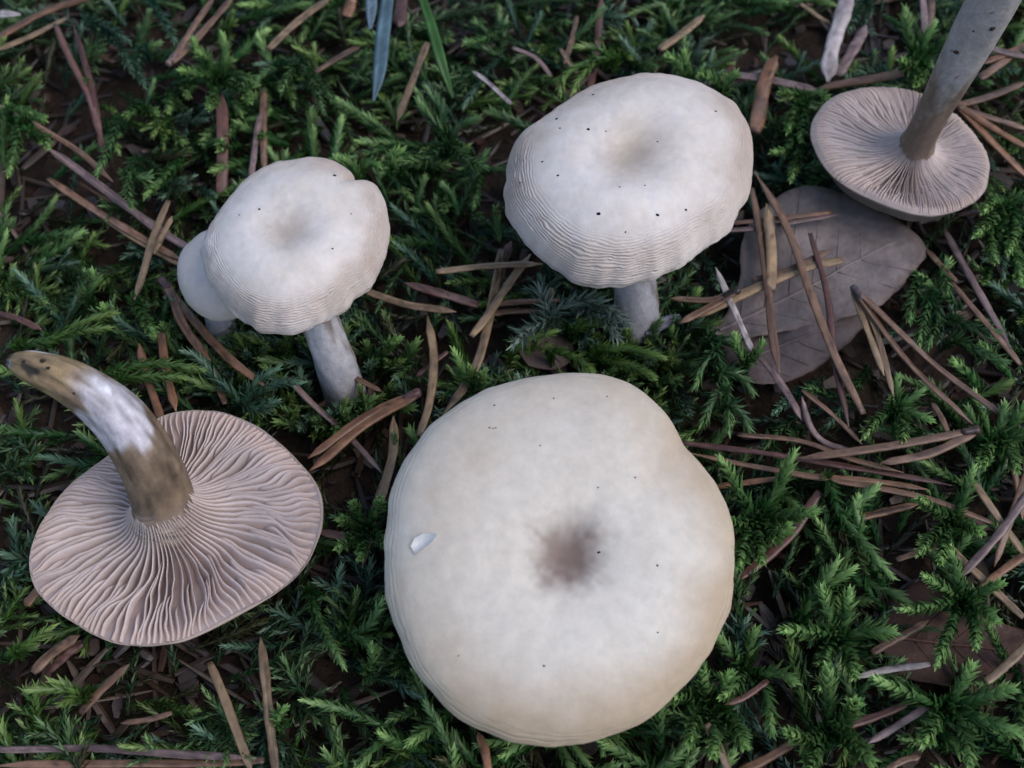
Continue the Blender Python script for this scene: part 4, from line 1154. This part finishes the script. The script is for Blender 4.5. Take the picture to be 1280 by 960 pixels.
    ('yellow', 1.1, [[(100, 868), (80, 862), (40, 862)], [(100, 870), (85, 858), (68, 852)], [(100, 868), (88, 874), (78, 880)], [(20, 815), (40, 800), (62, 786)]], 1.0, 1.2, 'yellow-green moss frond below the gilled cap'),
    ('plump', .85, [[(352, 905), (348, 896), (354, 888)], [(430, 790), (455, 800), (468, 812)], [(388, 740), (402, 780), (428, 830)], [(440, 800), (462, 780), (478, 752)], [(460, 840), (466, 826), (465, 812)]], 0.9, 1.2, 'loose moss strands in the dark gap between gills and large cap'),
]
hero_pts = []
for style, size, branches, z0, z1, lab in TUFTS:
    b0 = pix(*branches[0][0], z0 - 0.4)
    root = empty('moss_tuft', b0, lab, 'moss', 'moss tufts')
    kids = []
    for br in branches:
        M = Moss()
        path = px_path(br, z0, z1 * rng.uniform(0.94, 1.06))
        # keep the shoot rooted in the mat
        foot = path[0] + [rng.uniform(-.1, .1), rng.uniform(-.05, .15), -0.45]
        path = catmull(np.vstack([foot, path]), 10)
        styled(M, path, style, rng.uniform(0.85, 1.15), size, 1.12)
        kids.append(link('shoot', M.mesh('shoot'), M_MOSS, root))
        hero_pts.append(path)
    bpy.context.view_layer.update()
    for k in kids:
        k.matrix_parent_inverse = root.matrix_world.inverted()
HP = np.vstack(hero_pts)

LEAF_POLYS = [(np.array([pix(*p, z)[:2] for p in poly]), d) for poly, z, d in ((LEAF_A, .95, 1.0), (LEAF_B, .72, 0.95), (LEAF_C, .45, 0.75))]
# bare patches where needles or soil show (pixel centre, radius cm, share removed)
BARE = [(pix(660, 130, .6), 0.8, .75), (pix(1040, 60, .6), 0.9, .8), (pix(1130, 580, .6), 1.0, .55), (pix(1190, 460, .6), 0.7, .6), (pix(940, 900, .6), .7, .45), (pix(480, 520, .6), .6, .5), (pix(600, 390, .6), .7, .5), (pix(290, 430, .6), .5, .6)]
carpet = Moss()
single = []
N_CAND = 4200
xs, ys = [], []
half_w = lambda y: 7.6 + (y + 5.3) * 0.22
count = 0
for k in range(N_CAND):
    y = rng.uniform(-7.2, 9.5)
    x = rng.uniform(-1, 1) * (half_w(y) + 1.6)
    if any(inside((x, y), lp) and rng.random() < d for lp, d in LEAF_POLYS):
        continue
    if any(math.hypot(x - b[0], y - b[1]) < r and rng.random() < d for b, r, d in BARE):
        continue
    if vnoise(x * 0.85 + 60, y * 0.85, 9.0) + 0.35 * vnoise(x * 2.2, y * 2.2, 1.0) < -0.30 and rng.random() < 0.78:
        continue
    lower = rng.random() < 0.42
    H = float(moss_height(x, y)) * (0.62 if lower else 1.0)
    az = math.pi * (1.6 * vnoise(x * 0.35 + 40, y * 0.35, 3.0)) + rng.normal(0, 0.9) - 0.6
    el = math.radians(rng.uniform(8, 40) if not lower else rng.uniform(-5, 25))
    L = rng.uniform(0.5, 1.45)
    d = np.array([math.cos(az) * math.cos(el), math.sin(az) * math.cos(el), math.sin(el)])
    base = np.array([x, y, max(0.08, H - L * math.sin(el) * 0.8 - 0.08)])
    path = bent(base, d, L, rng.uniform(-0.35, 0.15))
    tip, mid = path[-1], path[3]
    if blocked(tip, 0.06) or blocked(mid, 0.06) or blocked(base, 0.04):
        continue
    if any(inside(tip[:2], lp) or inside(mid[:2], lp) for lp, d in LEAF_POLYS[:2]) and rng.random() < 0.95:
        continue
    patch = vnoise(x * 0.5 + 11, y * 0.5 + 2, 6.0) + 0.28 * x / 7 - 0.12 * y / 7
    style = 'plump' if patch + rng.normal(0, 0.25) > 0.18 else ('fine' if rng.random() < 0.55 else ('teal' if rng.random() < 0.6 else 'yellow'))
    size = rng.uniform(0.8, 1.1) * (0.92 if style == 'plump' else 1.12)
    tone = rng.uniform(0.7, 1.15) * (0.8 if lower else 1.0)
    if not lower:
        q, _w = proj(path[[3, 5]])
        clear = (q[:, 0] > 5).all() and (q[:, 0] < 1275).all() and (q[:, 1] > 5).all() and (q[:, 1] < 955).all()
        if clear and tip[2] > 0.75 and len(single) < 200 and rng.random() < 0.55 and np.min(np.linalg.norm(HP - tip, axis=1)) > 0.35:
            single.append((path, style, size, tone))
            continue
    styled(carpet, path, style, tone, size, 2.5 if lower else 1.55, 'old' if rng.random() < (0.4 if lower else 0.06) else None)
    # side branches make it a feather
    if not lower and style != 'plump' and rng.random() < 0.6:
        P = catmull(path, 9)
        for j in range(1, 7):
            sd = np.cross(P[j + 1] - P[j], [0, 0, 1.0])
            sd /= max(np.linalg.norm(sd), 1e-6)
            sd = sd * (1 if j % 2 else -1) + (P[j + 1] - P[j]) / np.linalg.norm(P[j + 1] - P[j]) * 0.8
            pb = bent(P[j], sd, rng.uniform(0.22, 0.42), -0.1)
            if blocked(pb[-1], 0.05):
                continue
            styled(carpet, pb, style, tone, size * 0.8, 2.3)
# upright shoots crowd the stem feet
for (fx, fy) in ((798, 392), (422, 462), (276, 408)):
    f = pix(fx, fy, 0.8)
    for j in range(60):
        a_ = rng.uniform(0, 2 * math.pi) if j < 30 else rng.normal(-math.pi / 2, 0.7)
        rr = rng.uniform(0.38, 0.8)
        b_ = np.array([f[0] + math.cos(a_) * rr, f[1] + math.sin(a_) * rr, 0.1])
        out = np.array([math.cos(a_) * 0.5 + rng.normal(0, .4), math.sin(a_) * 0.5 + rng.normal(0, .4), 1.5])
        pth = bent(b_, out, rng.uniform(0.75, 1.15), -0.15)
        if not (blocked(pth[-1], 0.03) or blocked(pth[3], 0.03)):
            styled(carpet, pth, ('fine', 'teal', 'plump', 'yellow')[j % 4], rng.uniform(0.7, 1.1), rng.uniform(0.85, 1.1), 1.4)
# thinner carpet beyond the frame
for k in range(1500):
    a, r = rng.uniform(0, 2 * math.pi), rng.uniform(8, 24)
    x, y = math.cos(a) * r, math.sin(a) * r
    if abs(x) < half_w(y) + 1.6 and -7.2 < y < 9.5:
        continue
    az, el, L = rng.uniform(0, 6.28), math.radians(rng.uniform(5, 45)), rng.uniform(0.8, 1.5)
    d = np.array([math.cos(az) * math.cos(el), math.sin(az) * math.cos(el), math.sin(el)])
    styled(carpet, bent(np.array([x, y, 0.2 + 0.4 * rng.random()]), d, L, -0.1), 'fine', rng.uniform(0.7, 1.1), 1.7, 3.2)
link('moss_carpet', carpet.mesh('moss_carpet'), M_MOSS, None, 'dense green feather moss carpeting the forest floor', 'moss', None, 'stuff')
ADJ = {'plump': 'plump bright-tipped', 'fine': 'slender dark green', 'teal': 'slender blue-green', 'yellow': 'slender yellow-green'}
for path, style, size, tone in single:
    M = Moss()
    styled(M, path, style, tone, size)
    lm = landmark(path[-1])
    o = link('moss_shoot', M.mesh('moss_shoot'), M_MOSS, None, f'{ADJ[style]} single moss shoot beside {lm}', 'moss shoot', f'{ADJ[style]} moss shoots by {lm}')
    at_base(o, path[0])

# ------------------------------------------------------------------ duff: needle crumbs, bark chips and leaf bits nobody could count
def build_duff():
    M = Moss()
    for k in range(2600):
        y = rng.uniform(-7, 9.5)
        x = rng.uniform(-1, 1) * (half_w(y) + 1)
        z = float(soil_height(x, y)) + rng.uniform(0.02, 0.28)
        if blocked((x, y, z)):
            continue
        a_ = rng.uniform(0, math.pi)
        d = np.array([math.cos(a_), math.sin(a_), rng.normal(0, 0.2)])
        tone = rng.uniform(0.2, 0.8)
        if rng.random() < 0.55:
            L = rng.uniform(0.2, 1.6)
            P = np.array([x, y, z]) + d * np.linspace(-.5, .5, 5)[:, None] * L + [0, 0, 0.0]
            P[:, 2] = np.maximum(P[:, 2], 0.05)
            V, q, tr = tube(P, rng.uniform(0.025, 0.07) * np.array([.7, 1, 1, .9, .4]), 5, 0.6)
        else:
            sd = np.array([-d[1], d[0], rng.normal(0, 0.3)])
            w, L = rng.uniform(0.03, 0.13), rng.uniform(0.06, 0.28)
            c0 = np.array([x, y, z])
            V = np.array([c0 + d * L * u + sd * w * v * rng.uniform(0.6, 1.3) + [0, 0, h] for h in (0, -0.03) for u, v in ((-1, -.4), (-.2, -1), (.8, -.6), (1, .5), (.1, 1), (-.9, .6))])
            q = [(0, 1, 4, 5), (1, 2, 3, 4), (6, 11, 10, 7), (7, 10, 9, 8)] + [(j, 6 + j, 6 + (j + 1) % 6, (j + 1) % 6) for j in range(6)]
            tr = []
        c = np.array([(0.13, 0.07, 0.045), (0.09, 0.055, 0.04), (0.17, 0.12, 0.09), (0.11, 0.085, 0.08)][k % 4]) * tone
        M.add(V, q, tr, np.tile(c, (len(V), 1)) * rng.uniform(0.75, 1.25, (len(V), 1)))
    link('forest_duff', M.mesh('forest_duff', False), M_NEEDLE, None, 'dark brown crumbs of needles and bark between the moss', 'duff', None, 'stuff')


build_duff()
